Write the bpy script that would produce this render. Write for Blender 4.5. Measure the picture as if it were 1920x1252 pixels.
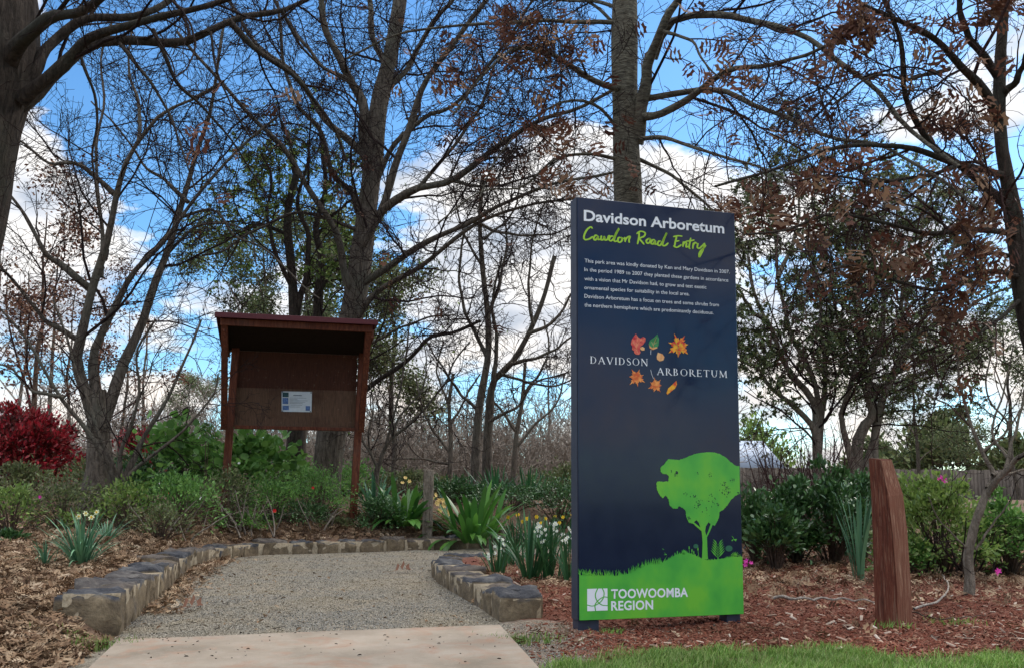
import bpy, math, numpy as np
from mathutils import Matrix, Vector, noise as mnoise
sc = bpy.context.scene
C = sc.collection
for o in list(bpy.data.objects): bpy.data.objects.remove(o)

# ------------------------------------------------------------------ camera
F, PY, HOR, ROLL, EYE = 1700.0, 720.0, 915.0, .005, .77
PIT = math.atan((HOR - PY) / F)
_fw = np.array([0, math.cos(PIT), math.sin(PIT)]); _up = np.array([0, -math.sin(PIT), math.cos(PIT)]); _rt = np.array([1., 0, 0])
RT = math.cos(ROLL) * _rt + math.sin(ROLL) * _up
UP = math.cos(ROLL) * _up - math.sin(ROLL) * _rt
cam = bpy.data.objects.new('camera', bpy.data.cameras.new('camera')); C.objects.link(cam)
cam.data.lens = 36 * F / 1920; cam.data.sensor_width = 36; cam.data.sensor_fit = 'HORIZONTAL'
cam.data.shift_y = (PY - 626) / 1920; cam.data.clip_start = .05; cam.data.clip_end = 3000
cam.matrix_world = Matrix(((RT[0], UP[0], -_fw[0], 0), (RT[1], UP[1], -_fw[1], 0), (RT[2], UP[2], -_fw[2], EYE), (0, 0, 0, 1)))
sc.camera = cam
EY = np.array([0, 0, EYE])
def ray(px, py):
    return _fw + RT * ((px - 960) / F) - UP * ((py - PY) / F)
def P(px, py, Y):
    d = ray(px, py); return EY + d * (Y / d[1])
def GZ(px, py, z=0.):
    d = ray(px, py); return EY + d * ((z - EYE) / d[2])

# ------------------------------------------------------------------ light
sc.view_settings.view_transform = 'Standard'; sc.view_settings.look = 'None'
sc.view_settings.gamma = 1; sc.view_settings.exposure = 0.62
SUN_EL, SUN_AZ = math.radians(38), math.radians(52)      # azimuth measured from +Y towards +X
sun = bpy.data.objects.new('sun', bpy.data.lights.new('sun', 'SUN')); C.objects.link(sun)
sun.data.energy = 1.1; sun.data.angle = math.radians(14); sun.data.color = (1, .93, .83)
sd = Vector((math.sin(SUN_AZ) * math.cos(SUN_EL), math.cos(SUN_AZ) * math.cos(SUN_EL), math.sin(SUN_EL)))
sun.rotation_euler = sd.to_track_quat('Z', 'Y').to_euler()
w = bpy.data.worlds.new('World'); sc.world = w; w.use_nodes = True
class NT:
    def __init__(s, t): s.t = t; t.nodes.clear()
    def n(s, typ, **k):
        nd = s.t.nodes.new(typ)
        for a, b in k.items():
            if a.startswith('i_'): nd.inputs[a[2:].replace('_', ' ')].default_value = b
            else: setattr(nd, a, b)
        return nd
    def l(s, a, b): s.t.links.new(a, b)
    def math(s, op, a, b=None, c=None):
        nd = s.t.nodes.new('ShaderNodeMath'); nd.operation = op
        for i, v in enumerate((a, b, c)):
            if v is None: continue
            if isinstance(v, (int, float)): nd.inputs[i].default_value = v
            else: s.l(v, nd.inputs[i])
        return nd.outputs[0]
    def mix(s, f, a, b, typ='MIX'):
        nd = s.t.nodes.new('ShaderNodeMix'); nd.data_type = 'RGBA'; nd.blend_type = typ
        for i, v in ((0, f), (6, a), (7, b)):
            if isinstance(v, (int, float)): nd.inputs[i].default_value = v
            elif isinstance(v, tuple): nd.inputs[i].default_value = v + (1,) * (4 - len(v))
            else: s.l(v, nd.inputs[i])
        return nd.outputs[2]
    def ramp(s, f, stops, interp='LINEAR'):
        nd = s.t.nodes.new('ShaderNodeValToRGB'); cr = nd.color_ramp; cr.interpolation = interp
        while len(cr.elements) < len(stops): cr.elements.new(.5)
        for e, (p, c) in zip(cr.elements, stops):
            e.position = p; e.color = (c, c, c, 1) if isinstance(c, (int, float)) else tuple(c) + (1,)
        s.l(f, nd.inputs[0]); return nd.outputs[0]
    def noise(s, vec, scale, detail=4, rough=.55, dist=0., out=0):
        nd = s.t.nodes.new('ShaderNodeTexNoise')
        nd.inputs['Scale'].default_value = scale; nd.inputs['Detail'].default_value = detail
        nd.inputs['Roughness'].default_value = rough; nd.inputs['Distortion'].default_value = dist
        if vec is not None: s.l(vec, nd.inputs['Vector'])
        return nd.outputs[out]
    def mapping(s, vec, scale=(1, 1, 1), loc=(0, 0, 0), rot=(0, 0, 0)):
        nd = s.t.nodes.new('ShaderNodeMapping')
        nd.inputs['Scale'].default_value = scale; nd.inputs['Location'].default_value = loc; nd.inputs['Rotation'].default_value = rot
        s.l(vec, nd.inputs['Vector']); return nd.outputs[0]
nt = NT(w.node_tree)
tc = nt.n('ShaderNodeTexCoord'); dirv = tc.outputs['Generated']
sky = nt.n('ShaderNodeTexSky', sky_type='NISHITA', sun_disc=False, sun_elevation=SUN_EL, sun_rotation=SUN_AZ, altitude=600, air_density=1.0, dust_density=.6, ozone_density=3.0)
hs = nt.n('ShaderNodeHueSaturation', i_Saturation=1.12, i_Value=1.4); nt.l(sky.outputs[0], hs.inputs['Color'])
skyc = nt.mix(1.0, hs.outputs[0], (.78, 1.0, 1.06), 'MULTIPLY')
sep = nt.n('ShaderNodeSeparateXYZ'); nt.l(dirv, sep.inputs[0])
el = nt.math('ARCSINE', sep.outputs[2]); az = nt.math('ARCTAN2', sep.outputs[0], sep.outputs[1])
def azel(px, py):
    d = ray(px, py); d = d / np.linalg.norm(d); return math.atan2(d[0], d[1]), math.asin(d[2])
# cloud cover: noise on the sky sphere plus banks of cloud at given bearings
n1 = nt.noise(nt.mapping(dirv, (1, 1, 1.9)), 4.2, 9, .58, .25)
n2 = nt.noise(nt.mapping(dirv, (1, 1, 2.6), (3, 1, 7)), 11, 7, .6)
cover = nt.math('ADD', nt.math('MULTIPLY', n1, 1.35), nt.math('MULTIPLY', n2, .42))
def blob(px, py, rx, ry, amp):
    global cover
    a0, e0 = azel(px, py)
    dx = nt.math('MULTIPLY', nt.math('SUBTRACT', az, a0), F / rx); dy = nt.math('MULTIPLY', nt.math('SUBTRACT', el, e0), F / ry)
    r2 = nt.math('ADD', nt.math('MULTIPLY', dx, dx), nt.math('MULTIPLY', dy, dy))
    g = nt.math('EXPONENT', nt.math('MULTIPLY', r2, -1.0))
    cover = nt.math('ADD', cover, nt.math('MULTIPLY', g, amp))
for b in [(-40, 400, 200, 140, .58), (60, 540, 230, 100, .16), (1060, 250, 160, 60, .22), (1200, 330, 150, 70, .22), (1010, 500, 260, 160, .34), (1690, 225, 130, 40, .30),
          (1250, 470, 260, 130, .22), (450, 560, 120, 55, .22), (1650, 640, 420, 60, .16), (330, 600, 110, 35, .12), (300, 350, 200, 240, -.34), (700, 120, 560, 190, -.30),
          (1450, 130, 420, 130, -.22), (1440, 520, 120, 120, -.10), (-60, 400, 130, 110, .3), (1860, 150, 120, 100, .2)]:
    blob(*b)
band = nt.ramp(nt.math('MULTIPLY', el, 57.2958 / 40), [(0, .0), (.18, -.05), (.36, -.15), (.52, -.23), (.8, -.2), (1, -.12)])
cover = nt.math('ADD', cover, band)
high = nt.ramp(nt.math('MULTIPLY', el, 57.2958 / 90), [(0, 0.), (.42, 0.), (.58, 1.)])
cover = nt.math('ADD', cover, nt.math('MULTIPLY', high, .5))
mask = nt.ramp(cover, [(.84, 0.), (.88, .5), (.93, .88), (1., 1.)])
shade = nt.noise(nt.mapping(dirv, (1, 1, 2.0), (.0, .0, .02)), 9, 6, .55)
cb = nt.ramp(shade, [(.32, (.50, .57, .68)), (.45, (.78, .81, .87)), (.56, (1.03, 1.01, .99))])
warm = nt.ramp(nt.math('MULTIPLY', el, 57.2958 / 12), [(0, (1.0, .91, .82)), (.6, (1.0, .96, .92)), (1, (1, 1, 1))])
cb = nt.mix(1.0, cb, warm, 'MULTIPLY')
zen = nt.math('ADD', nt.math('MULTIPLY', high, 1.6), .86)  # unseen cloud overhead, added and brightened to light the ground
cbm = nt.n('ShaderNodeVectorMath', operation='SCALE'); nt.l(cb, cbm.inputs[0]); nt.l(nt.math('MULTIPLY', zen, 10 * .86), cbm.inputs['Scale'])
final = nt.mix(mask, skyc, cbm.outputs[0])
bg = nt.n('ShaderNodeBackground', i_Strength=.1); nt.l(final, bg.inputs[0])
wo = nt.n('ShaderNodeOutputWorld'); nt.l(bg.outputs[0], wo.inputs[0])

# ------------------------------------------------------------------ helpers
def tag(o, label=None, cat=None, group=None, kind=None):
    if label: o['label'] = label
    if cat: o['category'] = cat
    if group: o['group'] = group
    if kind: o['kind'] = kind
    return o
def empty(name, loc, label=None, cat=None, group=None, rz=0.):
    o = bpy.data.objects.new(name, None); C.objects.link(o); o.location = tuple(loc); o.rotation_euler = (0, 0, rz)
    o.empty_display_size = .2
    return tag(o, label, cat, group)
_mats = {}
def mesh_obj(name, parts, mats, parent=None, smooth=False, world=True):
    """parts: list of (V, F, matindex[, colour per vertex]); world coords are moved to the parent's frame"""
    Vs, loops, counts, mi, cols = [], [], [], [], []
    base = 0; hascol = any(len(p) > 3 for p in parts)
    for p in parts:
        V, Fc = np.asarray(p[0], float), np.asarray(p[1], int)
        if len(V) == 0 or len(Fc) == 0: continue
        Vs.append(V); loops.append((Fc + base).ravel()); counts.append(np.full(len(Fc), Fc.shape[1]))
        mi.append(np.full(len(Fc), p[2]))
        if hascol: cols.append(p[3] if len(p) > 3 else np.ones((len(V), 4)))
        base += len(V)
    V = np.concatenate(Vs); lo = np.concatenate(loops); cn = np.concatenate(counts); mi = np.concatenate(mi)
    o = None
    if parent is not None and world:
        M = np.array(parent.matrix_basis.inverted()); pp = parent.parent
        if pp is not None: M = M @ np.array(pp.matrix_basis.inverted())
        V = V @ M[:3, :3].T + M[:3, 3]
    me = bpy.data.meshes.new(name)
    me.vertices.add(len(V)); me.vertices.foreach_set('co', V.astype(np.float32).ravel())
    me.loops.add(len(lo)); me.loops.foreach_set('vertex_index', lo.astype(np.int32))
    st = np.concatenate([[0], np.cumsum(cn)[:-1]])
    me.polygons.add(len(cn)); me.polygons.foreach_set('loop_start', st.astype(np.int32))
    me.polygons.foreach_set('loop_total', cn.astype(np.int32))
    for m in (mats if isinstance(mats, (list, tuple)) else [mats]): me.materials.append(m)
    me.polygons.foreach_set('material_index', mi.astype(np.int32))
    if smooth: me.polygons.foreach_set('use_smooth', np.ones(len(cn), bool))
    if hascol:
        ca = me.color_attributes.new('zone', 'FLOAT_COLOR', 'POINT'); ca.data.foreach_set('color', np.concatenate(cols).astype(np.float32).ravel())
    me.update(); me.validate()
    o = bpy.data.objects.new(name, me); C.objects.link(o)
    if parent is not None: o.parent = parent
    return o
def nrm(v): return v / np.maximum(np.linalg.norm(v, axis=-1, keepdims=True), 1e-9)
def tubes(Pm, R, k=5, caps=False):
    """Pm (m,n,3), R (m,n) -> V, F quads"""
    m, n, _ = Pm.shape
    T = np.empty_like(Pm); T[:, 1:-1] = Pm[:, 2:] - Pm[:, :-2]; T[:, 0] = Pm[:, 1] - Pm[:, 0]; T[:, -1] = Pm[:, -1] - Pm[:, -2]
    T = nrm(T); mt = np.abs(T.mean(1)); ax = np.eye(3)[np.argmin(mt, 1)][:, None, :]
    U = nrm(np.cross(T, ax)); W = np.cross(T, U)
    a = np.arange(k) * 2 * np.pi / k
    V = Pm[:, :, None] + R[:, :, None, None] * (np.cos(a)[None, None, :, None] * U[:, :, None] + np.sin(a)[None, None, :, None] * W[:, :, None])
    idx = np.arange(m * n * k).reshape(m, n, k)
    A = idx[:, :-1]; B = idx[:, 1:]
    Fq = np.stack([A, np.roll(A, -1, 2), np.roll(B, -1, 2), B], -1).reshape(-1, 4)
    return V.reshape(-1, 3), Fq
def resample(pts, n):
    pts = np.asarray(pts, float)
    # Catmull-Rom smoothing then arc-length resample
    q = np.vstack([2 * pts[0] - pts[1], pts, 2 * pts[-1] - pts[-2]]); out = []
    for i in range(1, len(q) - 2):
        for t in np.linspace(0, 1, 8, endpoint=False):
            out.append(.5 * ((2 * q[i]) + (-q[i - 1] + q[i + 1]) * t + (2 * q[i - 1] - 5 * q[i] + 4 * q[i + 1] - q[i + 2]) * t ** 2 + (-q[i - 1] + 3 * q[i] - 3 * q[i + 1] + q[i + 2]) * t ** 3))
    out.append(q[-2]); out = np.array(out)
    L = np.concatenate([[0], np.cumsum(np.linalg.norm(np.diff(out[:, :3], axis=0), axis=1))])
    s = np.linspace(0, L[-1], n)
    return np.stack([np.interp(s, L, out[:, j]) for j in range(out.shape[1])], 1)
def rotm(rng, n):
    """random rotations (n,3,3)"""
    q = rng.normal(size=(n, 4)); q /= np.linalg.norm(q, axis=1, keepdims=True); a, b, c, d = q.T
    return np.stack([1 - 2 * (c * c + d * d), 2 * (b * c - a * d), 2 * (b * d + a * c), 2 * (b * c + a * d), 1 - 2 * (b * b + d * d), 2 * (c * d - a * b), 2 * (b * d - a * c), 2 * (c * d + a * b), 1 - 2 * (b * b + c * c)], -1).reshape(n, 3, 3)
def frame(z, up):
    """rotation whose columns are x = along z-dir (leaf axis), y, normal near up"""
    x = nrm(z); y = nrm(np.cross(up, x)); n = np.cross(x, y)
    return np.stack([x, y, n], -1)
def instance(V, Fc, M, T):
    V = np.asarray(V, float); Fc = np.asarray(Fc, int); n = len(T)
    W = np.einsum('nij,qj->nqi', M, V) + T[:, None]
    return W.reshape(-1, 3), (Fc[None] + (np.arange(n) * len(V))[:, None, None]).reshape(-1, Fc.shape[1])
def spawn(Pm, R, dens, length, ang=(35, 60), npts=6, up=.05, wob=.18, rr=(.5, .006), rng=None, trange=(.15, 1.), taper=.35, minc=1, flat=1.0, rmin=.0025, lenfall=.45):
    m, n, _ = Pm.shape
    seg = np.linalg.norm(np.diff(Pm, axis=1), axis=2); L = seg.sum(1)
    cnt = np.maximum(minc, np.round(L * dens * (trange[1] - trange[0]) * rng.uniform(.75, 1.25, m))).astype(int)
    pi = np.repeat(np.arange(m), cnt); N = len(pi)
    j = np.concatenate([np.arange(c) for c in cnt]); cc = cnt[pi]
    t = trange[0] + (trange[1] - trange[0]) * (j + rng.uniform(.1, .9, N)) / cc
    f = t * (n - 1); i0 = np.minimum(f.astype(int), n - 2); fr = (f - i0)[:, None]
    pos = Pm[pi, i0] * (1 - fr) + Pm[pi, i0 + 1] * fr
    tan = nrm(Pm[pi, i0 + 1] - Pm[pi, i0]); rad = R[pi, i0] * (1 - fr[:, 0]) + R[pi, i0 + 1] * fr[:, 0]
    a = np.radians(rng.uniform(ang[0], ang[1], N)); rnd = rng.normal(size=(N, 3)); rnd[:, 2] *= flat
    perp = nrm(rnd - (rnd * tan).sum(1, keepdims=True) * tan)
    d = np.cos(a)[:, None] * tan + np.sin(a)[:, None] * perp
    ln = length * (1 - lenfall * t) * rng.uniform(.55, 1.25, N)
    ln = np.minimum(ln, L[pi] * .9)
    out = np.empty((N, npts, 3)); out[:, 0] = pos; st = (ln / (npts - 1))[:, None]
    bias = rng.normal(size=(N, 3)) * wob * .5
    for k in range(1, npts):
        d = nrm(d + rng.normal(size=(N, 3)) * wob + bias + np.array([0, 0, up]))
        out[:, k] = out[:, k - 1] + d * st
    r0 = np.maximum(np.minimum(rad * rr[0], rr[1] * .8 + ln * .0085), rmin)
    Rn = np.maximum(r0[:, None] * np.linspace(1, taper, npts)[None], rmin * .8)
    return out, Rn
OAK = np.array([(0, 0), (.12, .03), (.18, .18), (.26, .36), (.36, .27), (.42, .22), (.50, .30), (.60, .48), (.66, .32), (.72, .22), (.80, .26), (.92, .30), (.90, .10), (1, .0)])
def oak_leaf():
    up_ = [(x, y * 1.25, .22 * abs(y) - .18 * (x - .4) ** 2) for x, y in OAK]; n = len(OAK)
    dn = [(x, -y * 1.25, .22 * abs(y) - .18 * (x - .4) ** 2) for x, y in OAK[1:-1]]
    V = np.array(up_ + dn); V[:, 0] -= 0
    Fs = []
    A = list(range(n)); B = [0] + list(range(n, 2 * n - 2)) + [n - 1]
    mid = len(V); V = np.vstack([V, [.5, 0, .03], [.25, 0, .02], [.75, 0, .02]])
    for S, fl in ((A, 0), (B, 1)):
        for i in range(n - 1):
            c = mid + 1 if OAK[i][0] < .36 else (mid if OAK[i][0] < .64 else mid + 2)
            Fs.append((c, S[i + 1], S[i]) if fl else (c, S[i], S[i + 1]))
    return V, np.array(Fs)
OAKV, OAKF = oak_leaf()
LEAFV = np.array([(0, 0, 0), (.35, .22, .05), (.75, .17, .03), (1, 0, -.06), (.75, -.17, .03), (.35, -.22, .05), (.5, 0, -.02)]); LEAFF = np.array([(0, 1, 6), (1, 2, 6), (2, 3, 6), (3, 4, 6), (4, 5, 6), (5, 0, 6)])
QV = np.array([(0, 0, 0), (.5, .28, .06), (1, 0, 0), (.5, -.28, .06)]); QF = np.array([(0, 1, 2, 3)])

# ------------------------------------------------------------------ materials
def mat(name): 
    m = bpy.data.materials.new(name); m.use_nodes = True; n = NT(m.node_tree); n.m = m; return n
def finish(n, col, rough=.8, bump=None, bstr=.3, bdist=.02, spec=.3, trans=None, metal=0., coat=None):
    b = n.n('ShaderNodeBsdfPrincipled'); b.inputs['Specular IOR Level'].default_value = spec; b.inputs['Metallic'].default_value = metal
    if isinstance(rough, float): b.inputs['Roughness'].default_value = rough
    else: n.l(rough, b.inputs['Roughness'])
    if isinstance(col, tuple): b.inputs['Base Color'].default_value = col + (1,)
    else: n.l(col, b.inputs['Base Color'])
    if coat: b.inputs['Coat Weight'].default_value = coat[0]; b.inputs['Coat Roughness'].default_value = coat[1]
    if bump is not None:
        bm = n.n('ShaderNodeBump', i_Strength=bstr, i_Distance=bdist); n.l(bump, bm.inputs['Height']); n.l(bm.outputs[0], b.inputs['Normal'])
    out = n.n('ShaderNodeOutputMaterial'); sh = b.outputs[0]
    if trans:
        tr = n.n('ShaderNodeBsdfTranslucent')
        if isinstance(col, tuple): tr.inputs[0].default_value = col + (1,)
        else: n.l(col, tr.inputs[0])
        mx = n.n('ShaderNodeMixShader'); mx.inputs[0].default_value = trans; n.l(sh, mx.inputs[1]); n.l(tr.outputs[0], mx.inputs[2]); sh = mx.outputs[0]
    n.l(sh, out.inputs[0]); return n.m
def leafmat(name, cols, rough=.5, trans=.3, spec=.35, scale=1.2):
    n = mat(name); g = n.n('ShaderNodeNewGeometry'); t = n.n('ShaderNodeTexCoord')
    c = n.ramp(g.outputs['Random Per Island'], [(i / max(1, len(cols) - 1), c) for i, c in enumerate(cols)])
    v = n.noise(t.outputs['Object'], scale, 2); k = n.ramp(v, [(.3, .7), (.7, 1.25)])
    c = n.mix(1.0, c, k, 'MULTIPLY')
    return finish(n, c, rough, spec=spec, trans=trans)
def barkmat(name, c1, c2, c3=None, scale=1., bstr=1.0):
    n = mat(name); t = n.n('ShaderNodeTexCoord'); o = t.outputs['Object']
    v = n.noise(n.mapping(o, (14 * scale, 14 * scale, 2.6 * scale)), 2.2, 8, .65, .6)
    v2 = n.noise(o, 1.7, 3); v3 = n.noise(o, 30 * scale, 4, .7)
    c = n.ramp(v, [(.3, c1), (.62, c2)])
    if c3: c = n.mix(n.ramp(v2, [(.48, 0.), (.66, .8)]), c, c3)
    c = n.mix(.35, c, n.ramp(v3, [(.3, .5), (.7, 1.4)]), 'MULTIPLY')
    return finish(n, c, .95, bump=n.math('ADD', v, n.math('MULTIPLY', v3, .3)), bstr=bstr, bdist=.05, spec=.15)
M_barkA = barkmat('bark_dark_furrowed', (.014, .011, .009), (.075, .058, .047), (.05, .052, .04))
M_barkB = barkmat('bark_grey', (.032, .026, .021), (.17, .14, .112), (.12, .115, .09))
M_barkC = barkmat('bark_striped_grey', (.07, .06, .05), (.26, .225, .18), (.17, .18, .13), .8)
n = mat('bark_banded_grey'); t = n.n('ShaderNodeTexCoord').outputs['Object']; v = n.noise(n.mapping(t, (7, 7, 34)), 1.6, 7, .7, .8); v2 = n.noise(t, 3, 4); v3 = n.noise(t, 40, 5, .7)
c = n.ramp(v, [(.36, (.035, .03, .024)), (.5, (.12, .11, .085)), (.66, (.23, .215, .165))]); c = n.mix(n.ramp(v2, [(.45, 0.), (.7, .5)]), c, (.10, .075, .05)); c = n.mix(.4, c, n.ramp(v3, [(.3, .5), (.7, 1.4)]), 'MULTIPLY'); M_barkBand = finish(n, c, .95, bump=n.math('ADD', v, v3), bstr=.9, bdist=.03, spec=.15)
M_barkD = barkmat('bark_brown', (.05, .032, .024), (.17, .115, .085), (.10, .085, .065))
M_barkE = barkmat('bark_pale_lichen', (.10, .08, .062), (.29, .24, .19), (.19, .18, .135))
M_twig = barkmat('twig_dark', (.014, .009, .009), (.042, .027, .024))
M_twigR = barkmat('twig_reddish', (.03, .015, .014), (.085, .045, .04))
M_twigP = barkmat('twig_pale_brown', (.19, .155, .13), (.38, .32, .265))
M_oakleaf = leafmat('brown_oak_leaf', [(.05, .020, .015), (.12, .048, .032), (.20, .095, .06), (.07, .028, .02), (.34, .21, .13), (.15, .065, .042), (.10, .038, .026), (.26, .15, .09)], .7, .25, .2, .9)
M_litter = leafmat('dry_leaf_litter', [(.11, .062, .036), (.25, .16, .095), (.17, .10, .06), (.36, .26, .165), (.08, .042, .026), (.29, .195, .12), (.48, .37, .26)], .85, .05, .12)
M_gleafA = leafmat('green_leaf_mid', [(.08, .19, .04), (.13, .28, .06), (.19, .35, .08), (.06, .14, .04)], .5, .35)
M_gleafB = leafmat('green_leaf_dark_glossy', [(.032, .085, .026), (.052, .125, .036), (.085, .18, .05), (.022, .056, .02)], .33, .15, .5)
M_gleafC = leafmat('green_leaf_yellowish', [(.14, .22, .05), (.22, .32, .07), (.10, .18, .045), (.28, .34, .10)], .5, .4)
M_gleafD = leafmat('green_leaf_olive', [(.08, .11, .04), (.13, .17, .06), (.18, .20, .08), (.06, .08, .035), (.20, .18, .09)], .6, .3)
M_gleafG = leafmat('green_leaf_greygreen', [(.08, .12, .05), (.13, .18, .075), (.19, .22, .09), (.055, .085, .035), (.20, .18, .085)], .6, .3)
M_redleaf = leafmat('red_photinia_leaf', [(.26, .012, .02), (.42, .03, .045), (.15, .01, .015), (.06, .03, .02), (.50, .06, .07)], .45, .3)
M_strap = leafmat('strap_leaf_green', [(.03, .10, .02), (.06, .18, .03), (.13, .30, .05), (.02, .07, .015)], .38, .25, .5)
M_strapB = leafmat('strap_leaf_bluegreen', [(.05, .14, .075), (.09, .22, .12), (.15, .30, .16), (.035, .10, .05)], .45, .2)
M_strapD = leafmat('strap_leaf_dark', [(.02, .075, .03), (.04, .13, .045), (.06, .17, .06)], .42, .2)
M_grass = leafmat('lawn_blade', [(.06, .14, .02), (.15, .29, .045), (.24, .38, .08), (.33, .36, .14), (.10, .21, .03), (.19, .33, .06)], .55, .3)
def plain(name, c, rough=.5, trans=None, spec=.3, var=.15, sc_=20):
    n = mat(name); t = n.n('ShaderNodeTexCoord'); v = n.noise(t.outputs['Object'], sc_, 4)
    col = n.mix(1.0, c, n.ramp(v, [(.3, 1 - var), (.7, 1 + var)]), 'MULTIPLY')
    return finish(n, col, rough, spec=spec, trans=trans)
M_petalW = plain('white_petal', (.82, .84, .80), .6, .3); M_petalY = plain('yellow_petal', (.80, .56, .04), .6, .3)
M_petalO = plain('apricot_petal', (.85, .60, .22), .6, .3); M_petalP = plain('magenta_petal', (.75, .06, .42), .6, .3); M_petalR = plain('red_petal', (.6, .02, .02), .6, .3)
M_petalC = plain('cream_petal', (.80, .82, .55), .6, .3)

# ------------------------------------------------------------------ ground
def sstep(x, a, b): t = np.clip((x - a) / (b - a), 0, 1); return t * t * (3 - 2 * t)
LW = np.array([GZ(222, 1193), GZ(257, 1157), GZ(292, 1127), GZ(322, 1102), GZ(342, 1080), GZ(375, 1061), GZ(425, 1048), GZ(480, 1041), GZ(555, 1038), GZ(640, 1036), GZ(730, 1033), GZ(820, 1030), GZ(910, 1027), GZ(1010, 1024), GZ(1090, 1022)])[:, :2]
RW = np.array([GZ(938, 1166), GZ(896, 1137), GZ(857, 1115), GZ(826, 1096), GZ(811, 1080), GZ(814, 1066), GZ(838, 1059), GZ(880, 1057), GZ(930, 1056), GZ(1020, 1055), GZ(1100, 1054)])[:, :2]
LWs = resample(LW, 120); RWs = resample(RW, 90)
poly = np.vstack([LWs, RWs[::-1], [[.2, 3.2], [-1.76, 3.2]]])
def inside(x, y, pl):
    r = np.zeros(x.shape, bool); n = len(pl)
    for i in range(n):
        x1, y1 = pl[i]; x2, y2 = pl[(i + 1) % n]
        if y1 == y2: continue
        c = ((y1 > y) != (y2 > y)) & (x < (x2 - x1) * (y - y1) / (y2 - y1) + x1); r ^= c
    return r
def dist(x, y, pl, closed=False):
    d = np.full(x.shape, 1e9); n = len(pl)
    for i in range(n if closed else n - 1):
        a = pl[i]; b = pl[(i + 1) % n]; e = b - a; L = max((e * e).sum(), 1e-12)
        t = np.clip(((x - a[0]) * e[0] + (y - a[1]) * e[1]) / L, 0, 1)
        d = np.minimum(d, np.hypot(x - a[0] - t * e[0], y - a[1] - t * e[1]))
    return d
def wob2(x, y, s, seed=0):
    return (np.sin(x * s * 1.3 + seed) * np.cos(y * s * 1.1 + seed * 2.1) + .6 * np.sin(x * s * 2.9 + y * s * 2.3 + seed * 3) + .35 * np.sin(x * s * 6.1 - y * s * 5.3 + seed)) / 1.95
def H(x, y):
    x = np.asarray(x, float); y = np.asarray(y, float)
    hl = np.interp(y, [3.4, 4.9, 7, 9, 11.4, 12.4, 14, 18, 26, 60], [0, .15, .2, .27, .3, .44, .62, .64, .1, -.6])
    hr = np.interp(y, [5.2, 7, 9, 11.4, 12.4, 14, 18, 26, 60], [.012, .05, .08, .17, .42, .58, .6, .1, -.6])
    t = sstep(x, -2.6, -1.5); h = hl * (1 - t) + hr * t
    h = h + wob2(x, y, 1.7) * .018 * np.clip(y / 5, .3, 1) + wob2(x, y, 6., 3) * .006
    ins = inside(x, y, poly); d = dist(x, y, poly, True)
    h = np.minimum(h, np.where(y > 5, .115, .16) + .42 * np.maximum(d - .2, 0) + wob2(x, y, 4, 2) * .01)
    h = np.where(ins, wob2(x, y, 2.2, 5) * .006, h * sstep(d, .02, .22))
    return h
# ground zones: R gravel, G red mulch, B lawn
def lawn_edge(x): return 4.42 + .07 * np.sin(x * 2.3) + .05 * np.sin(x * 5.1 + 1) - .9 * np.clip(.72 - x, 0, 1) 
def zones(x, y):
    ins = inside(x, y, poly); d = dist(x, y, poly, True)
    R = np.where(ins, 1., np.clip(1 - d / .12, 0, 1) * .6 * (x > -1.2))
    front = (x > -.1) & (y < 5.4); R = np.maximum(R, np.where(front, np.clip(1 - (x - .2) / .6, 0, 1) * .55, 0))
    G = np.where(~ins, sstep(x, -.75, -.3) * (1 - sstep(y, 8.5, 10.)), 0)
    B = np.where(~ins & (x > -.1), sstep(lawn_edge(x) - y, -.05, .08), 0)
    return R, G, B
ys = np.concatenate([np.arange(2.6, 12.5, .045), np.geomspace(12.5, 900, 60)]); ys = np.concatenate([np.linspace(-30, 2.55, 14), ys])
tx = np.concatenate([-np.geomspace(700, 5.1, 34), np.arange(-5, 5.01, .055), np.geomspace(5.1, 700, 34)])
X, Yg = np.meshgrid(tx, ys); Z = H(X, Yg); ny, nx = X.shape
idx = np.arange(nx * ny).reshape(ny, nx); FQ = np.stack([idx[:-1, :-1], idx[:-1, 1:], idx[1:, 1:], idx[1:, :-1]], -1).reshape(-1, 4)
R_, G_, B_ = zones(X, Yg)
n = mat('garden_ground'); t = n.n('ShaderNodeTexCoord').outputs['Object']; at = n.n('ShaderNodeAttribute', attribute_name='zone'); sp = n.n('ShaderNodeSeparateColor'); n.l(at.outputs['Color'], sp.inputs[0])
vL = n.noise(t, 28, 7, .7); vB = n.noise(t, 1.1, 4)
soil = n.ramp(vL, [(.3, (.05, .03, .02)), (.5, (.14, .088, .06)), (.7, (.26, .18, .125))])
vm = n.noise(t, 60, 6, .75); mulch = n.ramp(vm, [(.3, (.045, .016, .011)), (.5, (.15, .055, .036)), (.66, (.26, .12, .08))])
vg = n.n('ShaderNodeTexVoronoi', i_Scale=95.); n.l(t, vg.inputs['Vector']); vg2 = n.noise(t, 190, 3, .7)
gcol = n.ramp(vg.outputs['Color'], [(.1, (.10, .088, .07)), (.4, (.19, .17, .135)), (.75, (.27, .24, .19)), (.95, (.36, .33, .27))])
gcol = n.mix(n.ramp(n.noise(t, 1.6, 5, .6), [(.4, 0.), (.65, .55)]), gcol, (.27, .22, .155))
grs = n.ramp(n.noise(t, 20, 5), [(.35, (.07, .055, .03)), (.65, (.11, .12, .04))])
c = n.mix(n.ramp(n.math('ADD', sp.outputs[1], n.math('MULTIPLY', n.math('SUBTRACT', vB, .5), .8)), [(.3, 0.), (.7, 1.)]), soil, mulch)
edge = n.math('ADD', sp.outputs[0], n.math('MULTIPLY', n.math('SUBTRACT', vL, .5), .6))
c = n.mix(n.ramp(edge, [(.4, 0.), (.6, 1.)]), c, gcol)
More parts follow.
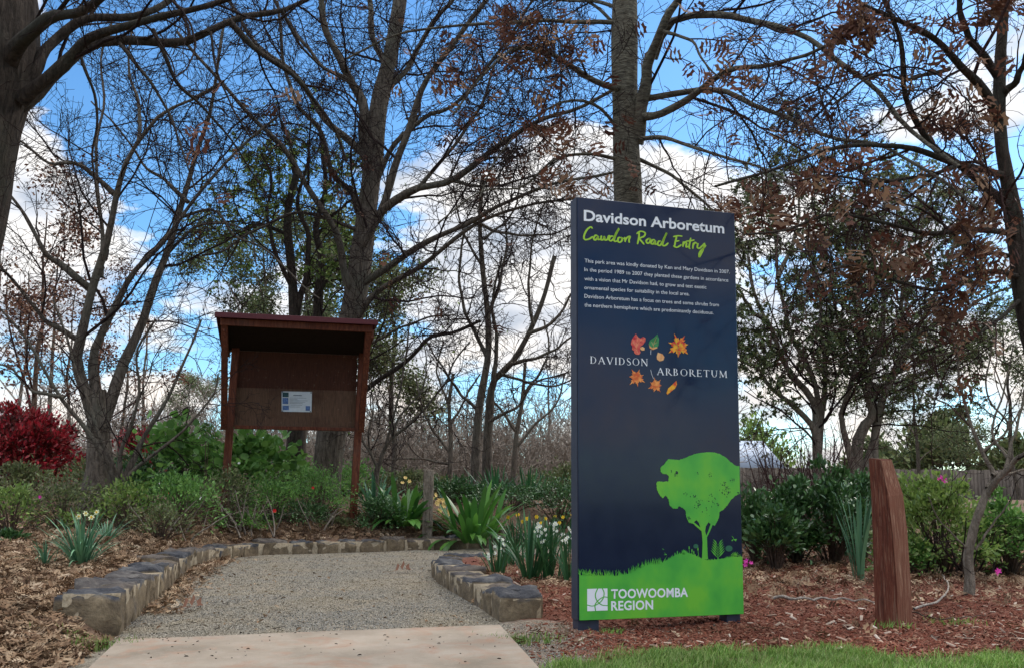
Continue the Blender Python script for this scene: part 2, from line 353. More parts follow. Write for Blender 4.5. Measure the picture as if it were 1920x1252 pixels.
c = n.mix(n.ramp(n.math('ADD', sp.outputs[2], n.math('MULTIPLY', n.math('SUBTRACT', vL, .5), .8)), [(.4, 0.), (.6, 1.)]), c, grs)
hgt = n.math('ADD', vL, n.math('MULTIPLY', vg2, .5))
M_ground = finish(n, c, .95, bump=hgt, bstr=.8, bdist=.015, spec=.15)
colr = np.stack([R_, G_, B_, np.ones_like(R_)], -1).reshape(-1, 4)
g = mesh_obj('ground', [(np.stack([X, Yg, Z], -1).reshape(-1, 3), FQ, 0, colr)], M_ground, smooth=True); tag(g, kind='structure')

rng = np.random.default_rng(11)
# concrete slab
def prism(pts, z0, z1):
    pts = np.asarray(pts, float); k = len(pts)
    V = np.vstack([np.c_[pts, np.full(k, z0)], np.c_[pts, np.full(k, z1)]])
    return V, [list(range(k, 2 * k))], [[i, (i + 1) % k, k + (i + 1) % k, k + i] for i in range(k)]
n = mat('concrete_slab'); t = n.n('ShaderNodeTexCoord').outputs['Object']
v1 = n.noise(t, 2.2, 6, .6); v2 = n.noise(t, 70, 5, .7); v3 = n.noise(t, 5, 4, .6, 1.0)
c = n.ramp(v1, [(.3, (.19, .155, .115)), (.5, (.27, .222, .17)), (.7, (.34, .285, .225))])
c = n.mix(n.ramp(v3, [(.52, 0.), (.7, .7)]), c, (.29, .165, .105)); c = n.mix(n.ramp(v2, [(.28, .7), (.40, 0.)]), c, (.20, .15, .11))
c = n.mix(n.ramp(n.noise(t, 14, 6, .7), [(.3, .45), (.48, 0.)]), c, (.35, .30, .25))
M_conc = finish(n, c, .88, bump=n.math('ADD', v2, v1), bstr=.25, bdist=.006, spec=.25)
sl = [GZ(222, 1198, .03)[:2], GZ(400, 1191, .03)[:2], GZ(560, 1184, .03)[:2], GZ(750, 1177, .03)[:2], GZ(937, 1170, .03)[:2], GZ(978, 1215, .03)[:2], GZ(1012, 1252, .03)[:2]]
d_ = sl[-1] - sl[-2]; sl.append(sl[-1] + d_ * 4); bl = GZ(165, 1252, .03)[:2]; sl.append(bl + (bl - sl[0]) * 3); sl.append(bl)
V, ft, fs = prism(sl[::-1], -.08, .03)
o = mesh_obj('footpath', [(V, np.array(ft), 0), (V, np.array(fs), 0)], M_conc); tag(o, kind='structure')

# ------------------------------------------------------------------ stone edging
n = mat('bluestone'); tcx = n.n('ShaderNodeTexCoord').outputs['Object']; gm = n.n('ShaderNodeNewGeometry'); oi = n.n('ShaderNodeObjectInfo')
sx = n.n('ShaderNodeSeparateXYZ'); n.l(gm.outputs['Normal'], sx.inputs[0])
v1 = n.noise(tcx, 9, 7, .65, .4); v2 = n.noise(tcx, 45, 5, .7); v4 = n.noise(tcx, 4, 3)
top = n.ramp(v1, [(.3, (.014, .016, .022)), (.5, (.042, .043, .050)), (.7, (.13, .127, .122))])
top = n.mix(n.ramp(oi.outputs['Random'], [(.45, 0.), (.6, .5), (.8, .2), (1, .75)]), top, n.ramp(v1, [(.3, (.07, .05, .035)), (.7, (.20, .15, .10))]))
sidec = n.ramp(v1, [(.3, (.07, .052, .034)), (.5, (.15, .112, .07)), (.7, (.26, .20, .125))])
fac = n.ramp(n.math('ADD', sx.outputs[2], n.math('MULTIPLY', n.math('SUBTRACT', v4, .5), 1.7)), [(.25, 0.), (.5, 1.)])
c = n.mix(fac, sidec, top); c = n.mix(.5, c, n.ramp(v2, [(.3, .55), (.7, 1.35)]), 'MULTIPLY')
M_stone = finish(n, c, .8, bump=n.math('ADD', v1, n.math('MULTIPLY', v2, .4)), bstr=.8, bdist=.02, spec=.3)
n = mat('mortar'); tcx = n.n('ShaderNodeTexCoord').outputs['Object']; v2 = n.noise(tcx, 40, 5, .7)
M_mortar = finish(n, n.ramp(v2, [(.3, (.17, .135, .09)), (.7, (.36, .30, .215))]), .95, bump=v2, bstr=.6, bdist=.01, spec=.1)
def stones(line, side, thick, hfun, root, seed, lens=(.26, .42)):
    """side: +1 stones lie on the left of the line direction"""
    r = np.random.default_rng(seed); d = np.diff(line, axis=0); L = np.concatenate([[0], np.cumsum(np.hypot(*d.T))]); tot = L[-1]
    def pt(s, off):
        s = np.clip(s, 0, tot); p = np.array([np.interp(s, L, line[:, 0]), np.interp(s, L, line[:, 1])])
        q = np.array([np.interp(min(s + .03, tot), L, line[:, 0]), np.interp(min(s + .03, tot), L, line[:, 1])]); q0 = np.array([np.interp(max(s - .03, 0), L, line[:, 0]), np.interp(max(s - .03, 0), L, line[:, 1])])
        t = q - q0; t /= np.hypot(*t); return p + np.array([-t[1], t[0]]) * side * off
    s = 0.
    while s < tot - .12:
        ln = min(r.uniform(*lens), tot - s); h0 = hfun(s) + r.uniform(-.026, .026); th = thick * r.uniform(.9, 1.12)
        nu, nv, nw = 9, 6, 5
        g = {}; V = []; Fs = []
        sk = r.uniform(-.04, .04); sn = r.uniform(0, 99); tilt = r.uniform(-.02, .02)
        def vid(i, j, k):
            if (i, j, k) in g: return g[(i, j, k)]
            u = i / nu; v = j / nv; ww = k / nw
            cu = .5 + (u - .5) * (1 - .06 * (abs(v - .5) * 2) ** 4); 
            p = pt(s + .017 + (ln - .036) * cu + sk * (v - .5), v * th + .0)
            z = -.04 + (h0 + .04 + tilt * (u - .5)) * ww
            q = Vector((p[0] * 7 + sn, p[1] * 7, z * 9)); nz = mnoise.noise(q) * .030 + mnoise.noise(q * 2.6) * .016
            edge_ = (abs(u - .5) * 2) ** 6 + (abs(v - .5) * 2) ** 6
            z = z - (.014 * min(edge_, 1.3) if k == nw else 0) + (nz * 1.2 if k == nw else 0)
            c_ = pt(s + ln / 2, th / 2); dv = p - c_; dl = max(np.hypot(*dv), 1e-4); p = p + dv / dl * nz * (.5 + .6 * ww) - dv / dl * .008 * (ww ** 4)
            V.append((p[0], p[1], z)); g[(i, j, k)] = len(V) - 1; return len(V) - 1
        def quad(a, b, c_, d__): Fs.append((a, b, c_, d__))
        for i in range(nu):
            for j in range(nv): quad(vid(i, j, nw), vid(i + 1, j, nw), vid(i + 1, j + 1, nw), vid(i, j + 1, nw))
            for k in range(nw): quad(vid(i, 0, k), vid(i + 1, 0, k), vid(i + 1, 0, k + 1), vid(i, 0, k + 1)); quad(vid(i + 1, nv, k), vid(i, nv, k), vid(i, nv, k + 1), vid(i + 1, nv, k + 1))
        for j in range(nv):
            for k in range(nw): quad(vid(0, j + 1, k), vid(0, j, k), vid(0, j, k + 1), vid(0, j + 1, k + 1)); quad(vid(nu, j, k), vid(nu, j + 1, k), vid(nu, j + 1, k + 1), vid(nu, j, k + 1))
        Fa = np.array(Fs)
        if side < 0: Fa = Fa[:, ::-1]
        mesh_obj('stone', [(np.array(V), Fa, 0)], M_stone, root, smooth=True)
        s += ln
    # mortar bed
    ss = np.arange(.03, tot - .02, .06); V = []; Fs = []
    for i, s_ in enumerate(ss):
        hh = hfun(s_) - .022 + .006 * math.sin(s_ * 23)
        for off, z in ((.012, -.04), (.006, hh), (thick - .02, hh), (thick - .015, -.04)): p = pt(s_, off); V.append((p[0], p[1], z))
        if i:
            a = 4 * (i - 1); b = 4 * i
            for k in range(3): Fs.append((a + k, b + k, b + k + 1, a + k + 1))
    Fs.append((0, 1, 2, 3)); Fs.append(tuple(4 * (len(ss) - 1) + k for k in (3, 2, 1, 0)))
    mesh_obj('mortar', [(np.array(V), np.array(Fs), 0)], M_mortar, root)
e1 = empty('stone_edging', (LW[4][0], LW[4][1], 0), 'long curved edging of mortared bluestone blocks along left and far side of path', 'stone edging')
stones(LWs, 1, .30, lambda s: np.interp(s, [0, 1.2, 3.5, 5, 9], [.235, .20, .165, .15, .15]), e1, 3, (.2, .36))
e2 = empty('stone_edging', (RW[3][0], RW[3][1], 0), 'short low edging of bluestone blocks between the gravel path and the sign bed', 'stone edging')
stones(RWs, -1, .27, lambda s: np.interp(s, [0, 1, 2.4, 3.2, 5], [.145, .15, .16, .11, .10]), e2, 8, (.24, .36))

# ------------------------------------------------------------------ entry sign
SY = .293; SW = 1.006; ZB = EYE - .705; ZT = EYE + 1.643; ST = .10
S0 = np.array([.364, 5.0, 0.]); SX = np.array([math.cos(SY), math.sin(SY), 0.]); SN = np.array([-math.sin(SY), math.cos(SY), 0.])
def S(px, py):
    d = ray(px, py); k = ((S0 - EY) @ SN) / (d @ SN); p = EY + d * k
    return np.array([(p - S0) @ SX, p[2]])
n = mat('navy_gloss_panel'); t = n.n('ShaderNodeTexCoord').outputs['Object']; v = n.noise(t, 7, 5, .6)
M_navy = finish(n, n.mix(n.ramp(v, [(.4, 0.), (.7, .35)]), (.0014, .0085, .038), (.0022, .0115, .048)), n.ramp(v, [(.3, .10), (.7, .2)]), spec=.4, coat=(.10, .04))
M_slate = plain('slate_frame_paint', (.028, .034, .058), .45, spec=.4)
n = mat('green_print'); t = n.n('ShaderNodeTexCoord').outputs['Object']; v = n.noise(n.mapping(t, (2.2, 1, 1.6)), 2.1, 3); v2 = n.noise(n.mapping(t, (30, 30, 8)), 2, 5, .7)
c = n.ramp(v, [(.35, (.055, .36, .05)), (.5, (.09, .44, .05)), (.65, (.15, .49, .04))]); c = n.mix(n.ramp(v2, [(.60, 0.), (.8, .3)]), c, (.03, .16, .045))
M_green = finish(n, c, .3, spec=.4)
M_white = plain('white_print', (.80, .82, .88), .35, var=.03); M_lime = plain('lime_print', (.36, .60, .045), .35, var=.05)
M_navyflat = M_navy
sign = empty('entry_sign', tuple(S0), 'tall navy and green entry sign with white lettering beside the gravel path', 'sign', rz=SY)
def box(x0, x1, y0, y1, z0, z1):
    V = np.array([(x, y, z) for z in (z0, z1) for y in (y0, y1) for x in (x0, x1)], float)
    return V, np.array([(0, 2, 3, 1), (4, 5, 7, 6), (0, 1, 5, 4), (1, 3, 7, 5), (3, 2, 6, 7), (2, 0, 4, 6)])
def bevbox(name, x0, x1, y0, y1, z0, z1, m, parent, bev=.006, seg=2, jit=0):
    import bmesh
    V, Fc = box(x0, x1, y0, y1, z0, z1); bm = bmesh.new(); vs = [bm.verts.new(v) for v in V]
    for f in Fc: bm.faces.new([vs[i] for i in f])
    bmesh.ops.recalc_face_normals(bm, faces=bm.faces)
    if bev: bmesh.ops.bevel(bm, geom=list(bm.edges), offset=bev, segments=seg, affect='EDGES', profile=.6)
    me = bpy.data.meshes.new(name); bm.to_mesh(me); bm.free(); me.materials.append(m)
    o = bpy.data.objects.new(name, me); C.objects.link(o); o.parent = parent; return o
bevbox('frame', -.003, SW - .01, .006, ST, ZB - .002, ZT + .004, M_slate, sign, .004)
bevbox('panel', .002, SW, -.004, .0035, ZB, ZT, M_navy, sign, .0015, 1)
bevbox('foot', .004, .125, .012, .10, -.04, ZB - .004, M_slate, sign, .004)
bevbox('foot', SW - .10, SW - .012, .012, .10, -.04, ZB - .004, M_slate, sign, .004)
FRONT = -.0062
def curve_mesh(polys, name, m, y=FRONT, parent=sign):
    cu = bpy.data.curves.new(name, 'CURVE'); cu.dimensions = '2D'; cu.fill_mode = 'FRONT'
    for pl in polys:
        s = cu.splines.new('POLY'); s.points.add(len(pl) - 1); s.use_cyclic_u = True
        for q, p in zip(s.points, pl): q.co = (p[0], p[1], 0, 1)
    ob = bpy.data.objects.new('tmp', cu); C.objects.link(ob); bpy.context.view_layer.update()
    me = bpy.data.meshes.new_from_object(ob.evaluated_get(bpy.context.evaluated_depsgraph_get())); bpy.data.objects.remove(ob)
    for v_ in me.vertices: v_.co = (v_.co[0], y, v_.co[1])
    me.name = name; me.materials.clear(); me.materials.append(m)
    o = bpy.data.objects.new(name, me); C.objects.link(o); o.parent = parent; return o
def text_mesh(name, s, pl, pr, cap, m, bold=0., y=FRONT, parent=sign, conv=S, spacing=1.):
    """pl, pr: pixel of the left and right end of the baseline; cap: capital height in metres"""
    cu = bpy.data.curves.new(name, 'FONT'); cu.body = s; cu.offset = bold; cu.size = 1; cu.resolution_u = 3; cu.space_character = spacing
    ob = bpy.data.objects.new('tmp', cu); C.objects.link(ob); bpy.context.view_layer.update()
    me = bpy.data.meshes.new_from_object(ob.evaluated_get(bpy.context.evaluated_depsgraph_get())); bpy.data.objects.remove(ob)
    co = np.array([v_.co for v_ in me.vertices]); a = conv(*pl); b = conv(*pr)
    x0, x1 = co[:, 0].min(), co[:, 0].max(); kx = (b[0] - a[0]) / (x1 - x0); kz = cap / .729
    for v_, q in zip(me.vertices, co):
        u = (q[0] - x0) * kx; v_.co = (a[0] + u, y, a[1] + (b[1] - a[1]) * u / (b[0] - a[0]) + q[1] * kz)
    me.name = name; me.materials.clear(); me.materials.append(m)
    o = bpy.data.objects.new(name, me); C.objects.link(o); o.parent = parent; return o
def Z3(px, py): return (px / 5.442 + 1080, py / 5.442 + 370)
text_mesh('title_lettering', 'Davidson Arboretum', Z3(76, 241), Z3(1508, 372), .0640, M_white, .024)
body = ['This park area was kindly donated by Ken and Mary Davidson in 2007.', 'In the period 1989 to 2007 they planted these gardens in accordance', 'with a vision that Mr Davidson had, to grow and test exotic', 'ornamental species for suitability in the local area.', 'Davidson Arboretum has a focus on trees and some shrubs from', 'the northern hemisphere which are predominantly deciduous.']
ends = [((84, 668), (1562, 782)), ((82, 757), (1548, 866)), ((82, 850), (1325, 937)), ((82, 940), (1152, 1006)), ((82, 1028), (1452, 1117)), ((82, 1118), (1398, 1196))]
for s_, (a, b) in zip(body, ends): text_mesh('paragraph_line', s_, Z3(*a), Z3(*b), .0225, M_white, -.002)
def ribbon(strokes, wd, name, m, conv, y=FRONT, taper=True, parent=sign):
    parts = []
    for st in strokes:
        q = np.array([conv(*p) for p in st]); q = resample(q, max(8, len(st) * 5)) if len(q) > 2 else resample(np.vstack([q[0], (q[0] + q[1]) / 2, q[1]]), 6)
        d = np.gradient(q, axis=0); d = nrm(d); nn = np.stack([-d[:, 1], d[:, 0]], 1); k = len(q)
        ww = wd * (.75 + .35 * np.abs(d[:, 1])) * (np.minimum(1, .55 + np.minimum(np.arange(k), np.arange(k)[::-1]) * .25) if taper else 1)
        A = q + nn * ww[:, None] / 2; B = q - nn * ww[:, None] / 2
        yy = np.full(k, y - .00002 * len(parts))
        V = np.vstack([np.c_[A[:, 0], yy, A[:, 1]], np.c_[B[:, 0], yy, B[:, 1]]]); i = np.arange(k - 1)
        parts.append((V, np.stack([i, i + k, i + k + 1, i + 1], 1), 0))
    return mesh_obj(name, parts, m, parent, world=False)
scr = [[(165, 325), (145, 308), (105, 340), (78, 400), (85, 435), (125, 432), (170, 405)], [(218, 400), (195, 393), (176, 422), (190, 442), (214, 420), (222, 398), (220, 435), (243, 432)],
       [(256, 395), (250, 438), (275, 435), (286, 405), (290, 440), (315, 435), (332, 398), (345, 402)], [(378, 402), (348, 405), (334, 438), (352, 450), (380, 425), (408, 365), (436, 322), (398, 395), (385, 450), (412, 452), (432, 435)],
       [(452, 415), (428, 420), (424, 452), (440, 465), (462, 450), (465, 425), (452, 415), (485, 428)], [(492, 410), (498, 462)], [(496, 450), (508, 425), (530, 408), (548, 405), (536, 440), (540, 470)],
       [(640, 360), (636, 420), (622, 484)], [(612, 378), (655, 352), (700, 368), (690, 402), (645, 425), (665, 455), (692, 488)], [(738, 425), (712, 448), (724, 474), (748, 462), (752, 432), (738, 425), (765, 438)],
       [(802, 440), (778, 440), (760, 470), (780, 482), (805, 450), (800, 482), (822, 482)], [(862, 452), (838, 455), (828, 485), (850, 497), (875, 462), (905, 400), (922, 365), (890, 440), (878, 492), (905, 497), (938, 470)],
       [(985, 408), (1035, 398), (1082, 402)], [(1022, 402), (1010, 455), (1000, 505)], [(1000, 457), (1050, 447)], [(985, 500), (1025, 515), (1072, 488)],
       [(1090, 455), (1085, 512)], [(1086, 490), (1110, 460), (1122, 475), (1117, 512), (1140, 505)], [(1166, 418), (1148, 515), (1162, 528)], [(1118, 452), (1160, 450), (1204, 440)],
       [(1192, 468), (1185, 532)], [(1187, 495), (1210, 466), (1228, 478)], [(1240, 472), (1232, 515), (1252, 526), (1285, 498), (1308, 478), (1290, 540), (1262, 600), (1250, 612), (1258, 565), (1322, 495)]]
ribbon(scr, .0105, 'script_lettering', M_lime, lambda a, b: S(*Z3(a, b)))
# serif lettering drawn as strokes: (x0,y0,x1,y1,width) and arcs (cx,cy,rx,ry,a0,a1,thin,thick)
def stem(x): return [(x, 0, x, 1, .15), (x - .14, .02, x + .14, .02, .04), (x - .14, .98, x + .14, .98, .04)]
GL = {'D': (.9, stem(.15) + [('a', .28, .5, .56, .5, -90, 90)]), 'A': (.95, [(.08, 0, .46, 1, .07), (.46, 1, .86, 0, .15), (.22, .35, .7, .35, .05), (-.03, .02, .22, .02, .04), (.7, .02, 1.0, .02, .04)]),
      'V': (.92, [(.1, 1, .48, 0, .15), (.48, 0, .84, 1, .07), (-.03, .98, .26, .98, .04), (.7, .98, .97, .98, .04)]), 'I': (.34, stem(.17)),
      'S': (.62, [('s',)]), 'O': (1.0, [('a', .5, .5, .48, .5, 0, 360)]), 'N': (1.0, [(.12, 0, .12, 1, .07), (.12, 1, .86, 0, .15), (.86, 0, .86, 1, .07), (-.02, .98, .2, .98, .04), (0, .02, .26, .02, .04), (.72, .98, 1.0, .98, .04)]),
      'R': (.85, stem(.15) + [('a', .26, .74, .34, .26, -90, 90), (.38, .46, .82, 0, .13), (.72, .02, .95, .02, .04)]), 'B': (.78, stem(.15) + [('a', .26, .75, .3, .25, -90, 90), ('a', .26, .26, .38, .26, -90, 90)]),
      'E': (.74, stem(.15) + [(.15, .97, .66, .97, .05), (.15, .5, .55, .5, .05), (.15, .03, .7, .03, .05), (.65, 1, .65, .84, .04), (.69, 0, .69, .18, .04), (.54, .6, .54, .4, .04)]),
      'T': (.86, [(.43, 0, .43, 1, .15), (.03, .97, .83, .97, .05), (.04, 1, .04, .8, .04), (.82, 1, .82, .8, .04), (.29, .02, .57, .02, .04)]),
      'U': (.95, [(.15, .35, .15, 1, .15), (.8, .35, .8, 1, .07), (0, .98, .3, .98, .04), (.66, .98, .94, .98, .04), ('a', .475, .35, .325, .35, 180, 360)]),
      'M': (1.15, [(.12, 0, .16, 1, .07), (.16, 1, .56, .08, .14), (.56, .08, .96, 1, .06), (.96, 1, 1.0, 0, .15), (0, .02, .25, .02, .04), (.86, .02, 1.14, .02, .04), (.04, .98, .2, .98, .04), (.92, .98, 1.1, .98, .04)])}
def serif(word, pl, pr, cap, name, gap=.22):
    a = S(*pl); b = S(*pr); tot = sum(GL[c_][0] for c_ in word) + gap * (len(word) - 1); k = (b[0] - a[0]) / tot; parts = []; x = 0; q = 0
    def add(V, Fc):
        nonlocal q
        U = np.array(V, float); u = (U[:, 0] + x) * k; z = a[1] + (b[1] - a[1]) * u / (b[0] - a[0]) + U[:, 1] * cap
        parts.append((np.c_[a[0] + u, np.full(len(u), FRONT - .00003 * q), z], np.array(Fc), 0)); q = (q + 1) % 12
    for c_ in word:
        wd, stt = GL[c_]
        for s_ in stt:
            if s_[0] == 'a':
                _, cx, cy, rx, ry, a0, a1 = s_; th = np.radians(np.linspace(a0, a1, 26)); w_ = .035 + .10 * np.abs(np.cos(th))
                A = np.c_[cx + (rx) * np.cos(th), cy + ry * np.sin(th)]; B = np.c_[cx + (rx - w_) * np.cos(th), cy + (ry - .04) * np.sin(th)]
            elif s_[0] == 's':
                sp_ = resample(np.array([(.56, .80), (.45, .95), (.25, .97), (.10, .82), (.16, .63), (.34, .50), (.52, .36), (.54, .16), (.36, .03), (.15, .05), (.06, .22)]), 30)
                d = nrm(np.gradient(sp_, axis=0)); nn = np.c_[-d[:, 1], d[:, 0]]; w_ = (.04 + .10 * np.exp(-((np.linspace(0, 1, 30) - .5) / .25) ** 2))[:, None]; A = sp_ + nn * w_ / 2; B = sp_ - nn * w_ / 2
            else:
                x0, y0, x1, y1, w_ = s_; d = np.array([x1 - x0, y1 - y0]); d /= np.hypot(*d); nn = np.array([-d[1], d[0]]) * w_ / 2; P0 = np.array([(x0, y0), (x1, y1)]); A = P0 + nn; B = P0 - nn
            m_ = len(A); i = np.arange(m_ - 1); add(np.vstack([A, B]), np.stack([i, i + m_, i + m_ + 1, i + 1], 1))
        x += wd + gap
    return mesh_obj(name, parts, M_white, sign, world=False)
def Z2(px, py): return (px / 6.194 + 1080, py / 6.194 + 600)
serif('DAVIDSON', Z2(160, 503), Z2(830, 532), .0405, 'emblem_lettering')
serif('ARBORETUM', Z2(936, 634), Z2(1750, 668), .0405, 'emblem_lettering')
# emblem leaves
def leafcol(name, ca, cb_):
    n = mat(name); t = n.n('ShaderNodeTexCoord').outputs['Object']; return finish(n, n.mix(n.ramp(n.noise(t, 38, 3, .6), [(.4, 0.), (.6, 1.)]), ca, cb_), .35, spec=.4)
L_red = leafcol('print_red_leaf', (.50, .012, .03), (.75, .16, .10)); L_or = leafcol('print_orange_leaf', (.60, .10, .02), (.85, .34, .08)); L_yr = leafcol('print_red_yellow_leaf', (.62, .03, .02), (.85, .42, .02)); L_gr = leafcol('print_green_leaf', (.02, .18, .05), (.06, .30, .10)); L_tn = leafcol('print_tan_leaf', (.70, .30, .10), (.80, .45, .20))
def maple(cx, cy, r, rot, lobes, seed):
    rr = np.random.default_rng(seed); pts = []
    K = lobes * 6
    for i in range(K):
        a = 2 * math.pi * i / K; ph = (i % 6) / 6; lobe = i // 6
        big = [1., .82, .95, .7, .9, .8, .6, .75][lobe % 8]
        k = {0: .42, 1: .66, 2: .62, 3: 1.0, 4: .62, 5: .68}[i % 6]
        k = (.35 + (k - .35) * big) * rr.uniform(.92, 1.08); pts.append(Z2(cx + r * k * math.cos(a + rot), cy + r * k * math.sin(a + rot)))
    return [S(*p) for p in pts]
curve_mesh([maple(1190, 300, 155, .3, 7, 4)], 'leaf_motif', L_yr)
curve_mesh([maple(700, 665, 118, .1, 7, 5)], 'leaf_motif', L_or); curve_mesh([maple(920, 755, 100, .5, 7, 6)], 'leaf_motif', L_or)
def zpoly(pts): return [S(*Z2(*p)) for p in pts]
curve_mesh([zpoly([(690, 160), (712, 195), (740, 215), (775, 195), (803, 210), (800, 250), (770, 290), (745, 305), (735, 345), (745, 375), (730, 400), (690, 400), (672, 380), (668, 355), (645, 340), (648, 310), (632, 280), (640, 240), (650, 215), (668, 190)])], 'leaf_motif', L_red)
curve_mesh([zpoly([(740, 320), (765, 308), (792, 325), (790, 350), (765, 355), (742, 342)])], 'leaf_motif', L_tn, y=FRONT - .0004)
curve_mesh([zpoly([(940, 165), (958, 220), (955, 290), (935, 325), (890, 342), (850, 325), (838, 280), (855, 235), (900, 205)])], 'leaf_motif', L_gr)
curve_mesh([zpoly([(838, 270), (850, 300), (880, 322), (935, 312), (940, 325), (890, 345), (850, 328)])], 'leaf_motif', L_tn, y=FRONT - .0004)
curve_mesh([zpoly([(945, 375), (1000, 395), (1022, 430), (1010, 465), (965, 478), (935, 455), (932, 420)])], 'leaf_motif', L_tn)
curve_mesh([zpoly([(1160, 700), (1168, 745), (1145, 790), (1095, 830), (1055, 865), (1045, 845), (1065, 790), (1110, 750)])], 'leaf_motif', L_yr)
ribbon([[(865, 345), (862, 400)], [(862, 575), (875, 630), (895, 680)]], .0022, 'leaf_motif_stalk', M_white, lambda a, b: S(*Z2(a, b)), taper=False)
ribbon([[(705, 380), (700, 300), (710, 190)], [(700, 330), (655, 250)], [(702, 300), (740, 240), (790, 215)], [(703, 350), (650, 315)]], .0016, 'leaf_motif_vein', L_tn, lambda a, b: S(*Z2(a, b)), FRONT - .0006, False)
ribbon([[(890, 325), (900, 270), (930, 200)], [(893, 300), (870, 250)], [(900, 280), (935, 260)]], .0016, 'leaf_motif_vein', L_tn, lambda a, b: S(*Z2(a, b)), FRONT - .0006, False)
ribbon([[(1180, 420), (1170, 300), (1140, 215)], [(1175, 330), (1230, 270)], [(1172, 300), (1110, 270)], [(1178, 360), (1240, 370)]], .002, 'leaf_motif_vein', M_lime, lambda a, b: S(*Z2(a, b)), FRONT - .0006, False)
# green tree and meadow silhouette
def jag(pts, step, amp, rr):
    out = []; m_ = len(pts)
    for i in range(m_ - 1):
        a = np.array(pts[i], float); b = np.array(pts[i + 1], float); k = max(1, int(np.hypot(*(b - a)) / step))
        for j in range(k): out.append(a + (b - a) * j / k + rr.uniform(-amp, amp, 2) * (1 if j else .4))
    out.append(np.array(pts[-1], float))
    return out
def Z8(p): return (p[0] / 5.69 + 1210, p[1] / 5.69 + 840)
rr = np.random.default_rng(2)
crown = [(240, 115), (300, 118), (350, 122), (420, 100), (490, 70), (560, 50), (640, 42), (730, 42), (790, 60), (850, 95), (900, 140), (950, 180), (998, 190), (1004, 480), (960, 500), (910, 545), (880, 590), (830, 650), (785, 680), (780, 740), (755, 790), (735, 825), (710, 815)]
crown2 = [(595, 880), (560, 848), (500, 800), (460, 790), (430, 730), (425, 670), (400, 635), (350, 615), (340, 640), (290, 640), (250, 600), (245, 545), (210, 500), (180, 530), (150, 500), (120, 440), (112, 380), (125, 350), (180, 355), (240, 350), (245, 300), (220, 270), (180, 270), (155, 240), (160, 200), (195, 170), (215, 140)]
trunk_ = [(705, 835), (685, 880), (652, 945), (655, 1040), (662, 1180), (598, 1180), (605, 1000), (600, 930)]
holes = [[(632, 880), (640, 830), (668, 785), (690, 805), (665, 880), (646, 928)], [(512, 785), (540, 762), (565, 790), (582, 842), (550, 815)]]
full = jag(crown[:13], 9, 3.2, rr) + [np.array(p, float) for p in crown[13:14]] + jag(crown[13:], 9, 3.2, rr) + [np.array(p, float) for p in trunk_] + jag(crown2, 9, 3.2, rr)
curve_mesh([[S(*Z8(p)) for p in full]] + [[S(*Z8(p)) for p in h] for h in holes], 'tree_motif', M_green)
sp = []
for cx, cy, k, s_ in [(330, 270, 16, 22), (690, 280, 8, 30), (860, 455, 30, 45), (840, 385, 10, 30), (925, 335, 10, 40), (545, 620, 10, 30), (500, 530, 8, 40), (430, 480, 7, 26), (765, 605, 8, 16), (570, 560, 6, 30), (700, 520, 5, 30), (740, 580, 8, 60), (460, 750, 10, 20), (680, 590, 5, 60), (270, 245, 3, 10), (550, 270, 3, 16), (640, 660, 5, 40), (980, 470, 8, 18)]:
    for j in range(k):
        c0 = np.array([cx, cy]) + rr.normal(size=2) * s_ * .55; r0 = rr.uniform(2.5, 7); a0 = rr.uniform(0, 6)
        q = [c0 + r0 * rr.uniform(.6, 1.3) * np.array([math.cos(a0 + i * 1.05), math.sin(a0 + i * 1.05)]) for i in range(6)]
        if c0[0] < 1000: sp.append((np.array([[S(*Z8(p))[0], FRONT - .0012, S(*Z8(p))[1]] for p in q]), np.array([[0, 5, 4, 3, 2, 1]]), 0))
mesh_obj('tree_motif_gaps', sp, M_navyflat, sign, world=False)
def Z4(p): return (p[0] / 2.653 + 1040, p[1] / 2.653 + 780)
# right panel edge and bottom in panel coordinates
base_l = [(118, 782), (200, 785), (300, 786), (370, 775), (420, 750), (470, 728), (520, 728), (550, 712), (600, 680), (650, 668), (690, 680), (730, 700), (760, 708), (830, 700), (880, 690), (932, 690)]
mp = []
bl_ = np.array(base_l, float)
xs = np.arange(118, 932, 2.6)
for i, x_ in enumerate(xs):
    yb = np.interp(x_, bl_[:, 0], bl_[:, 1]); grass = 28 if x_ < 545 else (12 if x_ < 660 else 8)
    mp.append((x_ + rr.uniform(-3, 3) * (1 if i % 2 else 0), yb + 8 - (rr.uniform(.2, 1) ** 1.5 * grass * 1.3 if i % 2 else 0)))
mer = [S(*Z4(p)) for p in mp]; mer = [np.array([min(max(q[0], .004), SW - .002), q[1]]) for q in mer]
mer = [np.array([.0035, mer[0][1]])] + mer + [np.array([SW - .0015, mer[-1][1]]), np.array([SW - .0015, ZB + .0015]), np.array([.0035, ZB + .0015])]
curve_mesh([mer], 'meadow_motif', M_green, y=FRONT - .0003)
bl = []
for i in range(90):
    x_ = rr.uniform(120, 540); yb = np.interp(x_, bl_[:, 0], bl_[:, 1]) + 6; h_ = rr.uniform(12, 36); le = rr.normal() * 9
    q = [(x_ - 1.8, yb), (x_ + 1.8, yb), (x_ + le * .5 + 1, yb - h_ * .6), (x_ + le, yb - h_), (x_ + le * .5 - 1, yb - h_ * .6)]
    bl.append((np.array([[S(*Z4(p))[0], FRONT - .0006, S(*Z4(p))[1]] for p in q]), np.array([[0, 1, 2, 3, 4]]), 0))
